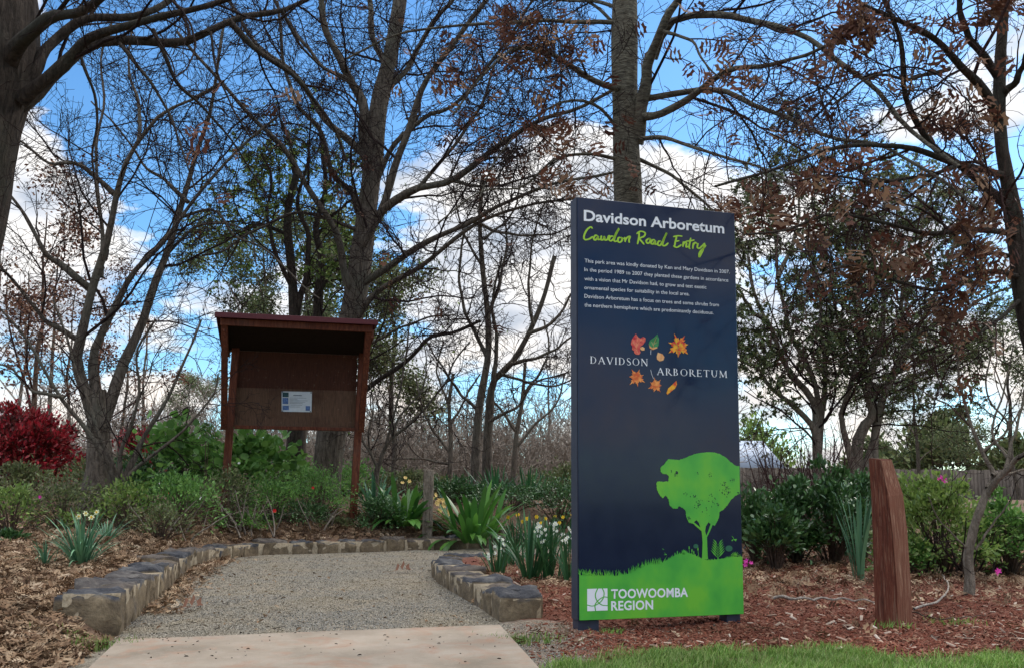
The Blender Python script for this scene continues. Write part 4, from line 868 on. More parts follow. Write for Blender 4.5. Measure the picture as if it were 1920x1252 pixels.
# second trunk left of it
d = 15.
T = [limb([(540, 960), (546, 900), (556, 800), (556, 700), (552, 600), (545, 500), (540, 400), (556, 330)], d, d, 40, 14)]
L = [limb([(556, 700), (590, 600), (600, 500), (596, 420), (612, 340), (600, 260)], d, d + .5, 24, 8), limb([(552, 620), (572, 520), (575, 440), (560, 380), (580, 300)], d, d + .3, 16, 6), limb([(548, 540), (520, 480), (500, 400), (510, 330), (490, 290)], d, d - .5, 10, 4),
     limb([(590, 560), (640, 480), (660, 430), (720, 400)], d, d + .5, 9, 4), limb([(560, 740), (640, 750), (693, 722), (737, 693), (781, 665), (809, 632), (858, 620), (900, 600)], d, d - .5, 13, 6),
     limb([(540, 440), (470, 420), (440, 470), (420, 500)], d, d - .4, 8, 3), limb([(556, 340), (540, 260), (520, 210)], d, d, 8, 3), limb([(596, 440), (650, 380), (690, 370)], d + .4, d, 7, 3)]
gr_ = clump_region(R1, [P(*q) for q in [(500, 400, 15), (470, 450, 15), (560, 350, 15), (600, 400, 15), (540, 470, 15), (600, 500, 15), (510, 530, 15), (440, 480, 15), (650, 350, 15.4), (600, 330, 15), (480, 350, 15)]], .75)
build_tree('leafy_tree', (P(540, 960, d)[0], d, float(H(-3.7, d))), T, L, R1, 'dark twin-stemmed tree with thin olive green foliage above the shelter roof', bark=M_barkA, twig=M_twig, leaf=M_gleafC, leafspec=(7000, .075, 'quad', .3, gr_), dens=(2.4, 3.4, 4.5), lens=(1.7, .8, .35), rmin=.0042)
# trunk behind the sign
d = 8.
T = [limb([(1186, 1110), (1184, 900), (1181, 700), (1178, 500), (1176, 380), (1175, 200), (1172, 60), (1172, -80), (1172, -300)], d, d, 59, 47)]
L = [limb([(1192, 270), (1204, 179), (1226, 103), (1244, 45), (1285, -20), (1330, -90)], d, d - .6, 30, 12), limb([(1175, 165), (1143, 161), (1092, 139), (1029, 103), (971, 94), (931, 116), (880, 170), (850, 215)], d, d - 1.2, 16, 4),
     limb([(1170, 45), (1110, 40), (1000, 42), (880, 48), (760, 60), (650, 110)], d, d - .5, 11, 4), limb([(1226, 110), (1260, 40), (1361, 25), (1419, 36), (1473, 58), (1531, 85), (1580, 125), (1643, 174), (1687, 219), (1741, 268), (1799, 313)], d, d - 2.6, 16, 8),
     limb([(1195, 220), (1240, 215), (1307, 170), (1374, 130), (1441, 125), (1490, 112), (1531, 94), (1600, 60)], d, d - 2, 18, 6), limb([(1190, 190), (1290, 172), (1361, 170), (1419, 197), (1477, 224), (1526, 246), (1580, 264), (1643, 273), (1687, 291), (1759, 331), (1830, 390)], d, d - 2.6, 13, 6),
     limb([(1190, 262), (1240, 258), (1285, 268), (1352, 295), (1419, 313), (1500, 350), (1560, 370)], d, d - 2.2, 10, 4), limb([(1165, 300), (1100, 290), (1040, 300), (980, 350), (900, 360), (820, 420)], d, d - .6, 8, 3),
     limb([(1165, 250), (1120, 200), (1060, 190), (990, 230), (930, 300), (900, 370)], d, d - .8, 8, 3), limb([(1190, 100), (1150, 40), (1080, -10), (1020, -30)], d, d + .5, 9, 5),
     limb([(1200, 300), (1260, 330), (1330, 390), (1370, 450), (1400, 500)], d + .1, d - .9, 8, 3), limb([(1172, 20), (1100, 0), (980, 0), (900, -10)], d, d + .8, 9, 4), limb([(1244, 60), (1300, 80), (1330, 130), (1400, 180)], d - .4, d - 1, 8, 3)]
cl = [P(*q) for q in [(1070, 45, 7.4), (1110, 20, 7.5), (1130, 60, 7.5), (980, 60, 7.3), (1010, 75, 7.2), (1050, 110, 7.2), (1100, 75, 7.3), (1060, 205, 7.3), (1050, 255, 7.3), (1020, 235, 7.3), (1080, 240, 7.3), (1170, 295, 7.6), (980, 290, 7.2), (1000, 310, 7.2), (1150, 340, 7.6), (960, 50, 7.3), (1200, 60, 7.7), (1240, 30, 7.5), (1290, 90, 7.2), (1340, 140, 6.8), (1360, 130, 6.8), (1300, 270, 7), (1350, 250, 7), (1500, 260, 6.5), (1480, 150, 6.4), (1420, 130, 6.5), (1280, 170, 7.2), (1385, 400, 6.8), (1360, 380, 7), (1310, 270, 7), (870, 130, 7), (1000, 20, 7.3), (1100, 30, 7.4), (945, 360, 7.3), (1080, 345, 7.4), (1095, 360, 7.4)]]
build_tree('oak_tree', (P(1186, 1110, d)[0], d, float(H(1.05, d))), T, L, R1, 'straight grey oak trunk rising behind the navy sign holding brown dead leaves', bark=M_barkBand, twig=M_twig, leaf=M_oakleaf,
           leafspec=(750, .125, 'oak', .3, clump_region(R1, cl, .19)), dens=(2.4, 3.9, 5.5), lens=(1.5, .65, .27), rmin=.0026, trange=(.12, 1), up=(0, 0, 0))
# oak at the right edge, its limbs hanging brown leaves toward the camera
d = 6.6
T = [limb([(2020, 1150), (1990, 900), (1950, 700), (1915, 555), (1900, 403), (1884, 313), (1875, 224), (1876, 100), (1884, 0), (1890, -200)], d, d, 46, 18)]
L = [limb([(1902, 400), (1850, 350), (1799, 313), (1741, 268), (1700, 190), (1690, 80), (1650, -20)], d, d - .5, 20, 9), limb([(1878, 230), (1840, 160), (1800, 120), (1730, 60), (1640, 20), (1560, -30)], d, d - .8, 22, 8),
     limb([(1885, 330), (1800, 310), (1700, 280), (1600, 270), (1500, 300), (1420, 330), (1340, 350)], d, d - 1.6, 16, 5), limb([(1905, 440), (1840, 430), (1750, 440), (1660, 420), (1560, 400), (1480, 430), (1400, 440)], d, d - 1.8, 14, 4),
     limb([(1912, 520), (1850, 510), (1770, 540), (1690, 530), (1600, 500), (1520, 520)], d, d - 1.6, 12, 4), limb([(1876, 150), (1830, 90), (1800, 20), (1790, -60)], d, d - .3, 18, 10), limb([(1880, 60), (1860, 0), (1830, -80)], d, d + .3, 18, 10),
     limb([(1880, 180), (1920, 120), (1960, 40)], d, d - .5, 16, 8), limb([(1800, 310), (1740, 330), (1640, 340), (1560, 330), (1500, 340)], d - .4, d - 1.6, 9, 4), limb([(1780, 130), (1700, 150), (1640, 140), (1560, 200)], d - .5, d - 1.1, 9, 4),
     limb([(1915, 560), (1870, 600), (1800, 640), (1740, 620), (1690, 650)], d, d - .9, 9, 3), limb([(1890, 480), (1820, 460), (1740, 400), (1690, 380)], d, d - 1, 9, 4)]
cc = [(1560, 340, 5.2, .16), (1510, 350, 5.2, .16), (1540, 380, 5.2, .2), (1570, 400, 5.2, .14), (1490, 400, 5.4, .12), (1600, 350, 5.3, .12), (1430, 330, 5.5, .12), (1670, 320, 5.4, .17), (1640, 340, 5.4, .14), (1540, 430, 5.3, .14), (1520, 470, 5.3, .10), (1660, 480, 5.2, .2), (1700, 500, 5.3, .17), (1600, 510, 5.3, .14), (1540, 520, 5.3, .12), (1640, 540, 5.2, .12), (1760, 450, 5.6, .2), (1790, 560, 5.8, .2), (1820, 440, 5.8, .2), (1850, 500, 6, .2), (1880, 560, 6, .2),
      (1590, 50, 5.8, .12), (1640, 90, 5.8, .15), (1700, 40, 5.9, .15), (1740, 140, 6, .12), (1820, 50, 6.2, .15), (1850, 150, 6.2, .15), (1800, 200, 6, .15), (1870, 30, 6.2, .25), (1900, 80, 6.2, .25), (1900, 250, 6.2, .2), (1560, 100, 5.8, .15), (1700, 110, 5.9, .2), (1780, 20, 6, .2), (1610, 20, 5.8, .2), (1850, 280, 6, .2), (1760, 240, 6, .2), (1480, 20, 6, .15), (1500, 60, 6, .12), (1440, 370, 5.6, .1), (1860, 220, 6.2, .2), (1680, 180, 5.9, .12), (1620, 280, 5.6, .12), (1820, 650, 6, .2)]
build_tree('oak_tree', (P(2020, 1150, d)[0], d, float(H(4.1, d))), T, L, R1, 'oak leaning in at the right edge thick with hanging brown lobed leaves', bark=M_barkA, twig=M_twigR, leaf=M_oakleaf,
           leafspec=(850, .12, 'oak', .3, clump_region(R1, [P(*q[:3]) for q in cc], [q[3] * .95 for q in cc])), dens=(3.0, 4.4, 5.5), lens=(1.25, .55, .24), rmin=.0023, trange=(.1, 1), up=(-.02, -.02, -.02))
# two multi-stemmed evergreen trees on the right
d = 13.
L = [limb([(1528, 880), (1526, 809), (1493, 770), (1443, 720), (1421, 687), (1388, 676), (1350, 640)], d, d - .5, 16, 4), limb([(1528, 870), (1524, 753), (1495, 710), (1470, 670), (1450, 620), (1432, 593), (1410, 540), (1400, 480)], d, d, 16, 6), limb([(1530, 870), (1530, 753), (1509, 670), (1490, 640), (1476, 593), (1460, 520), (1450, 430)], d, d + .5, 14, 6),
     limb([(1532, 870), (1548, 760), (1548, 698), (1540, 640), (1537, 560), (1520, 470), (1510, 400)], d, d, 12, 5), limb([(1432, 600), (1400, 570), (1380, 540), (1350, 520)], d, d - .5, 9, 4), limb([(1460, 520), (1490, 440), (1500, 360), (1480, 300)], d, d + .5, 9, 4)]
ev = [(1400, 500), (1450, 440), (1500, 400), (1380, 430), (1430, 380), (1480, 340), (1540, 380), (1550, 450), (1500, 500), (1420, 560), (1350, 380), (1330, 430), (1480, 560), (1400, 620), (1400, 700)]
evr = clump_region(R1, [P(*q, 13.) for q in ev], .95)
build_tree('evergreen_tree', (P(1528, 880, d)[0], d, float(H(4.3, d))), [], L, R1, 'grey-green leafed evergreen spreading from a reddish low fork just right of the sign', bark=M_barkE, twig=M_twig, leaf=M_gleafG, leafspec=(19000, .058, 'quad', .2, evr), dens=(2.8, 3.6, 5), lens=(1.9, .85, .35), rmin=.0036, trange=(.25, 1))
L = [limb([(1608, 890), (1606, 825), (1625, 790), (1636, 781), (1631, 726), (1645, 660), (1653, 615), (1658, 560), (1650, 470), (1660, 380)], d, d, 24, 8), limb([(1615, 890), (1632, 850), (1653, 792), (1660, 740), (1670, 704), (1714, 626), (1747, 560), (1780, 490), (1800, 420)], d, d + .4, 18, 7),
     limb([(1600, 890), (1588, 830), (1576, 781), (1598, 726), (1614, 643), (1610, 560), (1590, 470), (1600, 380)], d, d - .4, 14, 6), limb([(1640, 790), (1680, 700), (1700, 640), (1690, 560), (1720, 470), (1730, 400)], d, d + .8, 14, 6), limb([(1606, 850), (1640, 740), (1610, 690), (1580, 620), (1560, 550), (1560, 480)], d, d + .7, 12, 5),
     limb([(1714, 626), (1780, 600), (1840, 560), (1900, 540)], d + .3, d, 10, 4), limb([(1670, 704), (1720, 680), (1790, 660), (1840, 670)], d + .2, d, 8, 3), limb([(1658, 560), (1690, 480), (1680, 400), (1700, 330)], d, d, 10, 4), limb([(1610, 560), (1640, 480), (1620, 400), (1640, 330)], d, d, 9, 4)]
ev = [(1600, 420), (1650, 380), (1700, 340), (1750, 420), (1800, 450), (1850, 520), (1800, 560), (1700, 430), (1620, 330), (1560, 480), (1740, 520), (1880, 600), (1760, 640), (1690, 560), (1840, 660), (1660, 480), (1600, 560), (1720, 700), (1840, 400), (1780, 340)]
evr2 = clump_region(R1, [P(*q, 13.) for q in ev], .95)
build_tree('evergreen_tree', (P(1608, 890, d)[0], d, float(H(5., d))), [], L, R1, 'grey-green leafed evergreen with many pale upright stems behind the red bollard', bark=M_barkE, twig=M_twig, leaf=M_gleafG, leafspec=(26000, .058, 'quad', .2, evr2), dens=(2.8, 3.6, 5), lens=(1.9, .85, .35), rmin=.0036, trange=(.25, 1))
# small bare tree in the right bed
d = 6.45
T = [limb([(1817, 1125), (1818, 1080), (1817, 1030), (1826, 990), (1835, 958), (1852, 919)], d, d, 20, 14)]
L = [limb([(1850, 925), (1891, 876), (1920, 850), (1960, 830)], d, d - .4, 13, 7), limb([(1852, 915), (1866, 888), (1841, 847), (1819, 798), (1802, 726), (1795, 660), (1770, 600)], d, d + .3, 11, 4), limb([(1885, 880), (1895, 842), (1913, 770), (1930, 700)], d - .1, d, 8, 4),
     limb([(1860, 890), (1920, 880), (1980, 860)], d, d + .3, 7, 3), limb([(1828, 1030), (1850, 1000), (1870, 970), (1900, 930)], d, d - .1, 6, 3), limb([(1820, 1035), (1790, 1005), (1758, 969), (1740, 930)], d, d - .1, 5, 2),
     limb([(1819, 798), (1780, 760), (1740, 740), (1700, 700)], d + .2, d, 5, 2), limb([(1841, 847), (1890, 800), (1850, 740), (1860, 650)], d + .1, d, 6, 3), limb([(1891, 860), (1860, 810), (1880, 740), (1900, 650)], d, d + .3, 6, 3)]
build_tree('small_bare_tree', (P(1817, 1125, d)[0], d, float(H(3.2, d))), T, L, R1, 'slender pale young tree with forked trunk standing in the mulch right of the bollard', bark=M_barkE, twig=M_twig, dens=(4, 5, 6), lens=(.8, .35, .15), rmin=.0016, trange=(.2, 1))
# thin bare stems further back, centre
def midtree(lab, d, Ts, Ls, **k):
    T = [limb(*t_) for t_ in Ts]; L = [limb(*l_) for l_ in Ls]; b = (T + L)[0][0]
    return build_tree(k.pop('nm', 'bare_tree'), (b[0], b[1], float(H(b[0], b[1]))), T, L, R1, lab, bark=k.pop('bark', M_barkB), twig=k.pop('twig', M_twig), **k)
d = 17.
midtree('grey trunk with steeply rising limbs, left one of the pair standing left of the sign', d, [([(892, 925), (892, 875), (897, 770), (914, 671), (914, 588), (905, 500), (900, 420), (905, 330)], d, d, 20, 8)],
        [([(914, 671), (880, 600), (860, 520), (870, 440)], d, d, 9, 4), ([(912, 600), (940, 520), (950, 440), (930, 360)], d, d, 8, 3), ([(897, 770), (850, 720), (830, 690), (800, 640)], d, d, 7, 3), ([(905, 500), (870, 440), (850, 350)], d, d, 6, 3), ([(906, 450), (960, 400), (980, 330)], d, d, 6, 3)], dens=(2, 3, 4), lens=(1.8, .8, .35), rmin=.005)
midtree('dark trunk leaning its crown towards the sign, right one of the pair', d + .6, [([(914, 925), (914, 881), (917, 781), (925, 715), (958, 682), (991, 626), (1019, 560), (1040, 480)], d + .6, d, 22, 8)],
        [([(925, 715), (930, 640), (925, 560), (940, 480)], d, d, 10, 4), ([(958, 682), (1010, 670), (1060, 640), (1100, 610)], d, d, 8, 3), ([(991, 626), (1040, 600), (1080, 540), (1120, 500)], d, d, 8, 3), ([(1000, 610), (990, 540), (1000, 450), (1020, 380)], d, d, 7, 3), ([(917, 790), (970, 760), (1000, 720), (1060, 700)], d, d, 7, 3), ([(940, 700), (1000, 720), (1050, 720), (1090, 700)], d, d - 1, 6, 3)], dens=(2, 3, 4), lens=(1.8, .8, .35), rmin=.005)
d = 13.6
midtree('small vase-shaped bare tree between the shelter and the clivias', d, [([(704, 925), (706, 890), (709, 875)], d, d, 12, 10)],
        [([(709, 880), (722, 840), (737, 814), (760, 800), (781, 781), (810, 750), (836, 720), (850, 680), (880, 640)], d, d, 8, 3), ([(709, 880), (695, 850), (682, 825), (670, 780), (660, 740)], d, d, 6, 3), ([(722, 840), (735, 790), (748, 748), (759, 671), (770, 600)], d, d, 6, 3), ([(737, 814), (750, 780), (790, 730), (800, 680), (790, 620)], d, d, 5, 2), ([(705, 870), (690, 820), (700, 760), (690, 700)], d, d, 5, 2)], dens=(3, 4, 4), lens=(1.3, .6, .28), rmin=.0035, nm='small_bare_tree', bark=M_barkB)
d = 20.
midtree('slim dark bare tree against the brown thicket just left of the sign', d, [([(964, 925), (964, 881), (969, 809), (980, 742), (985, 680)], d, d, 14, 6)],
        [([(969, 809), (940, 770), (920, 740), (930, 680)], d, d, 7, 3), ([(980, 742), (1010, 700), (1030, 650), (1020, 600)], d, d, 6, 3), ([(966, 840), (1000, 800), (1040, 760), (1060, 700)], d, d, 6, 3)], dens=(2, 3, 4), lens=(1.8, .8, .35), rmin=.005)
midtree('thin grey bare tree in front of the brown thicket, above the clivia clumps', d, [([(842, 925), (844, 880), (845, 820), (842, 760), (850, 700)], d, d, 12, 6)],
        [([(844, 850), (810, 800), (790, 760), (780, 700)], d, d, 6, 3), ([(843, 800), (870, 750), (900, 700)], d, d, 6, 3), ([(842, 760), (820, 700), (830, 640)], d, d, 5, 3), ([(845, 870), (790, 860), (730, 860), (690, 850)], d, d - 1, 5, 2)], dens=(2, 3, 4), lens=(1.6, .8, .35), rmin=.005)

# ------------------------------------------------------------------ background trees, thicket, fence, houses
R2 = np.random.default_rng(202)
def proto_tree(name, hgt, rng, bark, twig, leaf=None, nleaf=0, lsize=.1, spread=.5, trunk_r=.10, dens=(1.6, 2.4, 3.4), rmin=.008, nmain=9):
    root = empty(name, (0, 0, 0)); k = 14; z = np.linspace(-.3, hgt, k)
    Tk = np.stack([np.cumsum(rng.normal(size=k) * .05), np.cumsum(rng.normal(size=k) * .05), z], 1)[None]; R = np.linspace(trunk_r, trunk_r * .15, k)[None]
    V, Fc = tubes(Tk, R, 8); mesh_obj('trunk', [(V, Fc, 0)], bark, root, smooth=True)
    P1, Q1 = spawn(Tk, R, nmain / hgt, hgt * spread, ang=(25, 55), npts=10, up=.07, wob=.1, rr=(.6, .01), rng=rng, trange=(.22, .95), rmin=rmin * 1.4)
    parts = [(*tubes(P1, Q1, 5), 0)]; a, b = P1, Q1
    for j in range(3):
        a, b = spawn(a, b, dens[j], hgt * (.2, .1, .05)[j], ang=(25, 60), npts=(7, 5, 4)[j], up=.04, wob=.15, rr=(.6, .003), rng=rng, rmin=rmin * (1, .8, .65)[j]); parts.append((*tubes(a, b, 3), 0))
    mesh_obj('twigs', parts, twig, root)
    if leaf:
        i = rng.integers(0, len(a), nleaf); p = a[i, rng.integers(1, 4, nleaf)] + rng.normal(size=(nleaf, 3)) * .2
        M = frame(rng.normal(size=(nleaf, 3)), rng.normal(size=(nleaf, 3))) * (lsize * rng.uniform(.6, 1.3, nleaf))[:, None, None]; V, Fc = instance(QV, QF, M, p); mesh_obj('leaves', [(V, Fc, 0)], leaf, root)
    return root
def copy_tree(o, loc, rz, s_, label, cat='tree', group=None):
    r = o.copy(); C.objects.link(r); r.location = loc; r.rotation_euler = (0, 0, rz); r.scale = (s_, s_, s_)
    for ch in [c_ for c_ in o.children]: c2 = ch.copy(); C.objects.link(c2); c2.parent = r
    return tag(r, label, cat, group)
pa = proto_tree('bare_tree', 8., R2, M_barkB, M_twigP); pb_ = proto_tree('bare_tree', 7., R2, M_barkB, M_twigP, spread=.6)
pc = proto_tree('brown_leafed_tree', 7.5, R2, M_barkD, M_twigR, M_oakleaf, 3500, .11); pdn = proto_tree('evergreen_tree', 7., R2, M_barkB, M_twigP, M_gleafG, 15000, .085, spread=.5); pe = proto_tree('evergreen_tree', 5.5, R2, M_barkB, M_twigP, M_gleafD, 12000, .085, spread=.55)
first = set()
def place(o, px, Y, rz, s_, label, group=None, cat='tree'):
    p = P(px, 915, Y); loc = (p[0], Y, float(H(p[0], Y)))
    if o.name not in first:
        first.add(o.name); o.location = loc; o.rotation_euler = (0, 0, rz); o.scale = (s_, s_, s_); return tag(o, label, cat, group)
    return copy_tree(o, loc, rz, s_, label, cat, group)
gb = 'bare trees far behind the garden'
place(pc, 40, 19, 0, .8, 'distant tree with rusty brown leaves behind the red hedge at far left')
place(pc, 175, 21, 2., .66, 'smaller rusty leafed distant tree seen through the forked bare tree')
for i, (px, Y, s_) in enumerate([(-40, 24, .85), (90, 26, .95), (130, 30, .9), (260, 28, .8), (215, 23, .62), (20, 30, 1.0)]): place(pa, px, Y, i * 1.3, s_, 'pale leafless tree in the hazy row behind the red hedge', 'pale trees behind the red hedge')
for i, (px, Y, s_) in enumerate([(780, 34, .8), (1035, 30, .75), (700, 32, .7), (1130, 32, .8), (870, 40, .85)]): place(pb_, px, Y, i * 1.7, s_, 'dark leafless tree standing in the brown thicket between shelter and sign', 'dark trees in the brown thicket')
place(pdn, 465, 19, .5, .80, 'greyish evergreen left of the shelter behind the big-leafed shrub'); pass
place(pdn, 1720, 21, 4, .58, 'evergreen crown just above the paling fence right of the bollard'); place(pdn, 1905, 20, 1, .62, 'evergreen crown above the fence at the right edge')
place(pe, 745, 21, 1, .95, 'thin olive green tree showing right of the shelter roof');  place(pe, 560, 21, 4, 1.15, 'olive green tree behind the twin-stemmed tree'); place(pdn, 345, 30, 3, .62, 'rounded grey-green tree in the distance left of the shelter')
for i, (x_, y_, s_) in enumerate([(-9, -13, .9), (-3.5, -17, 1.1), (1.5, -15, .8), (6, -18, 1.1), (10.5, -14, .9), (15, -19, 1.2), (-15, -18, 1.1), (-6, -25, 1.6), (4, -26, 1.6), (9, -27, 1.5), (-1, -22, 1.2), (14, -28, 1.7), (-12, -27, 1.6)]): copy_tree(pdn, (x_, y_, float(H(x_, y_))), i * 1.1, s_, 'leafy roadside tree behind the viewpoint, seen only as a dark reflection in the sign', 'tree', 'roadside trees behind the viewpoint')
# brown thicket: a mass of bare twigs
def thicket(name, x0, x1, y0, y1, h0, n_, m_, kind='stuff', rmin=.006, seed=1, hf=None):
    r = np.random.default_rng(seed); x = r.uniform(x0, x1, n_); y = r.uniform(y0, y1, n_); k = 6
    hh = h0 * r.uniform(.5, 1.1, n_) * (hf(x, y) if hf else 1); Pm = np.empty((n_, k, 3)); Pm[:, 0] = np.stack([x, y, H(x, y) - .1], 1); dd = nrm(r.normal(size=(n_, 3)) * [.35, .35, 0] + [0, 0, 1])
    for j in range(1, k): dd = nrm(dd + r.normal(size=(n_, 3)) * .25); Pm[:, j] = Pm[:, j - 1] + dd * (hh / (k - 1))[:, None]
    R = np.linspace(.013, .005, k)[None] * np.ones((n_, 1)); parts = [(*tubes(Pm, R, 3), 0)]; a, b = Pm, R
    for j in range(2): a, b = spawn(a, b, (2.2, 3.)[j], h0 * (.38, .16)[j], ang=(20, 60), npts=5, up=.05, wob=.14, rr=(.6, .003), rng=r, rmin=rmin * (1, .8)[j]); parts.append((*tubes(a, b, 3), 0))
    o = mesh_obj(name, parts, m_); 
    if kind: tag(o, 'brown thicket of leafless brush filling the distance behind the garden', 'thicket', None, kind)
    return o
thicket('thicket', -13, 5, 24, 38, 3.6, 2300, M_twigP, rmin=.012, seed=5)
th2 = thicket('thicket', -26, -13, 26, 36, 3.0, 700, M_twigP, rmin=.012, seed=6); th2['label'] = 'pale brush mass of bare stems behind the red hedge at far left'
# paling fence
def fence(xa, ya, xb, yb, zt, label):
    r = np.random.default_rng(4); L = math.hypot(xb - xa, yb - ya); root = empty('paling_fence', (xa, ya, float(H(xa, ya))), label, 'fence', rz=math.atan2(yb - ya, xb - xa)); zb = float(H(xa, ya)); parts = []; x = 0
    while x < L:
        h_ = zt - zb + r.uniform(-.02, .02); V, Fc = box(x, x + .095, -.01 + r.uniform(-.003, .003), .008, -.5, h_); parts.append((V, Fc, 0)); x += .105
    mesh_obj('palings', parts, M_pal, root, world=False)
    for k in range(int(L / 2.4) + 1): bevbox('post', k * 2.4 - .05, k * 2.4 + .05, .045, .13, -.5, zt - zb - .1, M_pal, root, .005, 1)
    for z_ in (.25, zt - zb - .3): bevbox('rail', 0, L, .009, .044, z_, z_ + .07, M_pal, root, .004, 1)
    return root
n = mat('weathered_paling'); t = n.n('ShaderNodeTexCoord').outputs['Object']; g_ = n.n('ShaderNodeNewGeometry'); v1 = n.noise(n.mapping(t, (20, 20, 1.5)), 3, 5, .7)
c = n.mix(1.0, n.ramp(v1, [(.3, (.05, .04, .034)), (.7, (.15, .125, .105))]), n.ramp(g_.outputs['Random Per Island'], [(0, .7), (1, 1.25)]), 'MULTIPLY'); M_pal = finish(n, c, .9, spec=.15)
fa = P(1300, 875, 22); fb = P(1990, 884, 24); fence(fa[0], 22, fb[0], 24, fa[2], 'weathered grey-brown paling fence behind the garden on the right')
M_wall = plain('pale_weatherboard', (.45, .43, .40), .8); M_hroof = plain('pale_blue_grey_roof_metal', (.40, .45, .53), .45, spec=.5, var=.06); M_brick = plain('red_brick', (.30, .09, .06), .85, var=.4); M_glass = plain('window_glass', (.03, .04, .05), .1, spec=.6)
def house(px0, px1, Y, ze, zrg, wm, rm, label, dep=7.):
    a = P(px0, 900, Y); b = P(px1, 900, Y); w_ = b[0] - a[0]; gz = float(H(a[0], Y)); root = empty('house', (a[0], Y, gz), label, 'house'); ze -= gz; zrg -= gz
    bevbox('wall', 0, w_, 0, dep, -.5, ze, wm, root, 0); o_ = .45
    V = np.array([(-o_, -o_, ze - .05), (w_ + o_, -o_, ze - .05), (w_ + o_, dep + o_, ze - .05), (-o_, dep + o_, ze - .05), (-o_ + 0, dep / 2, zrg), (w_ + o_, dep / 2, zrg), (-o_, -o_, ze + .06), (w_ + o_, -o_, ze + .06)])
    mesh_obj('roof', [(V, np.array([(0, 1, 5, 4), (2, 3, 4, 5), (1, 0, 3, 2)]), 0), (V, np.array([(0, 4, 3), (1, 2, 5)]), 0)], rm, root, world=False)
    for k in range(2):
        x_ = w_ * (.25 + .45 * k); f = bevbox('window', x_ - .6, x_ + .6, -.04, .05, ze - 1.6, ze - .5, M_hroof, root, .01, 1); bevbox('pane', x_ - .53, x_ + .53, -.055, -.041, ze - 1.53, ze - .57, M_glass, f, 0)
    return root
hz = lambda y, Y: EYE + (915 - y) / F * Y
house(1250, 1452, 44, hz(873, 44), hz(824, 47.5), M_wall, M_hroof, 'low house with a pale metal roof showing past the right edge of the sign')
house(1058, 1130, 50, hz(868, 50), hz(842, 53), M_brick, M_pal, 'small red brick house glimpsed left of the sign at ground level', 5)

# ------------------------------------------------------------------ shrubs and plants
R3 = np.random.default_rng(303)
def shrub(name, px, basey, Y, wpx, hpx, m_, n_, size, label, cat='shrub', group=None, ncl=34, tmpl='leaf', stem=None, yw=1., clr=.2, wide=1., extra=None, up=.5):
    p = P(px, basey, Y); x0, y0 = p[0], Y; gz = float(H(x0, y0)); k = Y / F; rx = wpx * k / 2; top = P(px, basey - hpx, Y)[2]; hh = top - gz; ry = rx * yw
    root = empty(name, (x0, y0, gz), label, cat, group)
    u = R3.uniform(0, 2 * np.pi, ncl); v_ = R3.uniform(.12, 1, ncl) ** .8; el_ = R3.uniform(.05, 1, ncl) * np.pi / 2; rad = R3.uniform(.62, 1.0, ncl)
    spr = R3.uniform(size=ncl) < .3; rad = np.where(spr, rad * R3.uniform(1.05, 1.4, ncl), rad * R3.uniform(.8, 1, ncl)); cen = np.stack([x0 + rx * np.cos(u) * np.cos(el_) * rad, y0 + ry * np.sin(u) * np.cos(el_) * rad, gz + hh * (.18 + .80 * np.sin(el_) * R3.uniform(.8, 1.05, ncl)) * (.5 + .5 * rad)], 1)
    i = R3.integers(0, ncl, n_); sg = (min(rx, hh) * clr * np.where(spr, .55, 1.15))[i][:, None]; q = cen[i] + R3.normal(size=(n_, 3)) * sg * [1, 1, .8]; q[:, 2] = np.maximum(q[:, 2], gz + .02)
    ctr = np.array([x0, y0, gz + hh * .25]); out = nrm(q - ctr); dr = nrm(out + R3.normal(size=(n_, 3)) * .55 + [0, 0, .15]); nn = nrm(out * .4 + R3.normal(size=(n_, 3)) * .5 + [0, 0, up])
    M = frame(dr, nn) * (size * R3.uniform(.6, 1.25, n_))[:, None, None]; M[:, :, 1] *= wide; tv, tf = {'oak': (OAKV, OAKF), 'leaf': (LEAFV, LEAFF), 'quad': (QV, QF)}[tmpl]
    mesh_obj('foliage', [(*instance(tv, tf, M, q), 0)], m_, root)
    st = np.array([resample(np.array([[x0 + (c_[0] - x0) * .15, y0 + (c_[1] - y0) * .15, gz - .05], [x0 + (c_[0] - x0) * .5, y0 + (c_[1] - y0) * .5, gz + (c_[2] - gz) * .55], c_]), 7) for c_ in cen]); rs = np.linspace(.010, .003, 7)[None] * np.ones((ncl, 1)); sp2, sr2 = spawn(st, rs, 5, .22, npts=4, rng=R3, rmin=.002)
    mesh_obj('stems', [(*tubes(st, rs, 4), 0), (*tubes(sp2, sr2, 3), 0)], stem or M_barkD, root)
    return root, cen
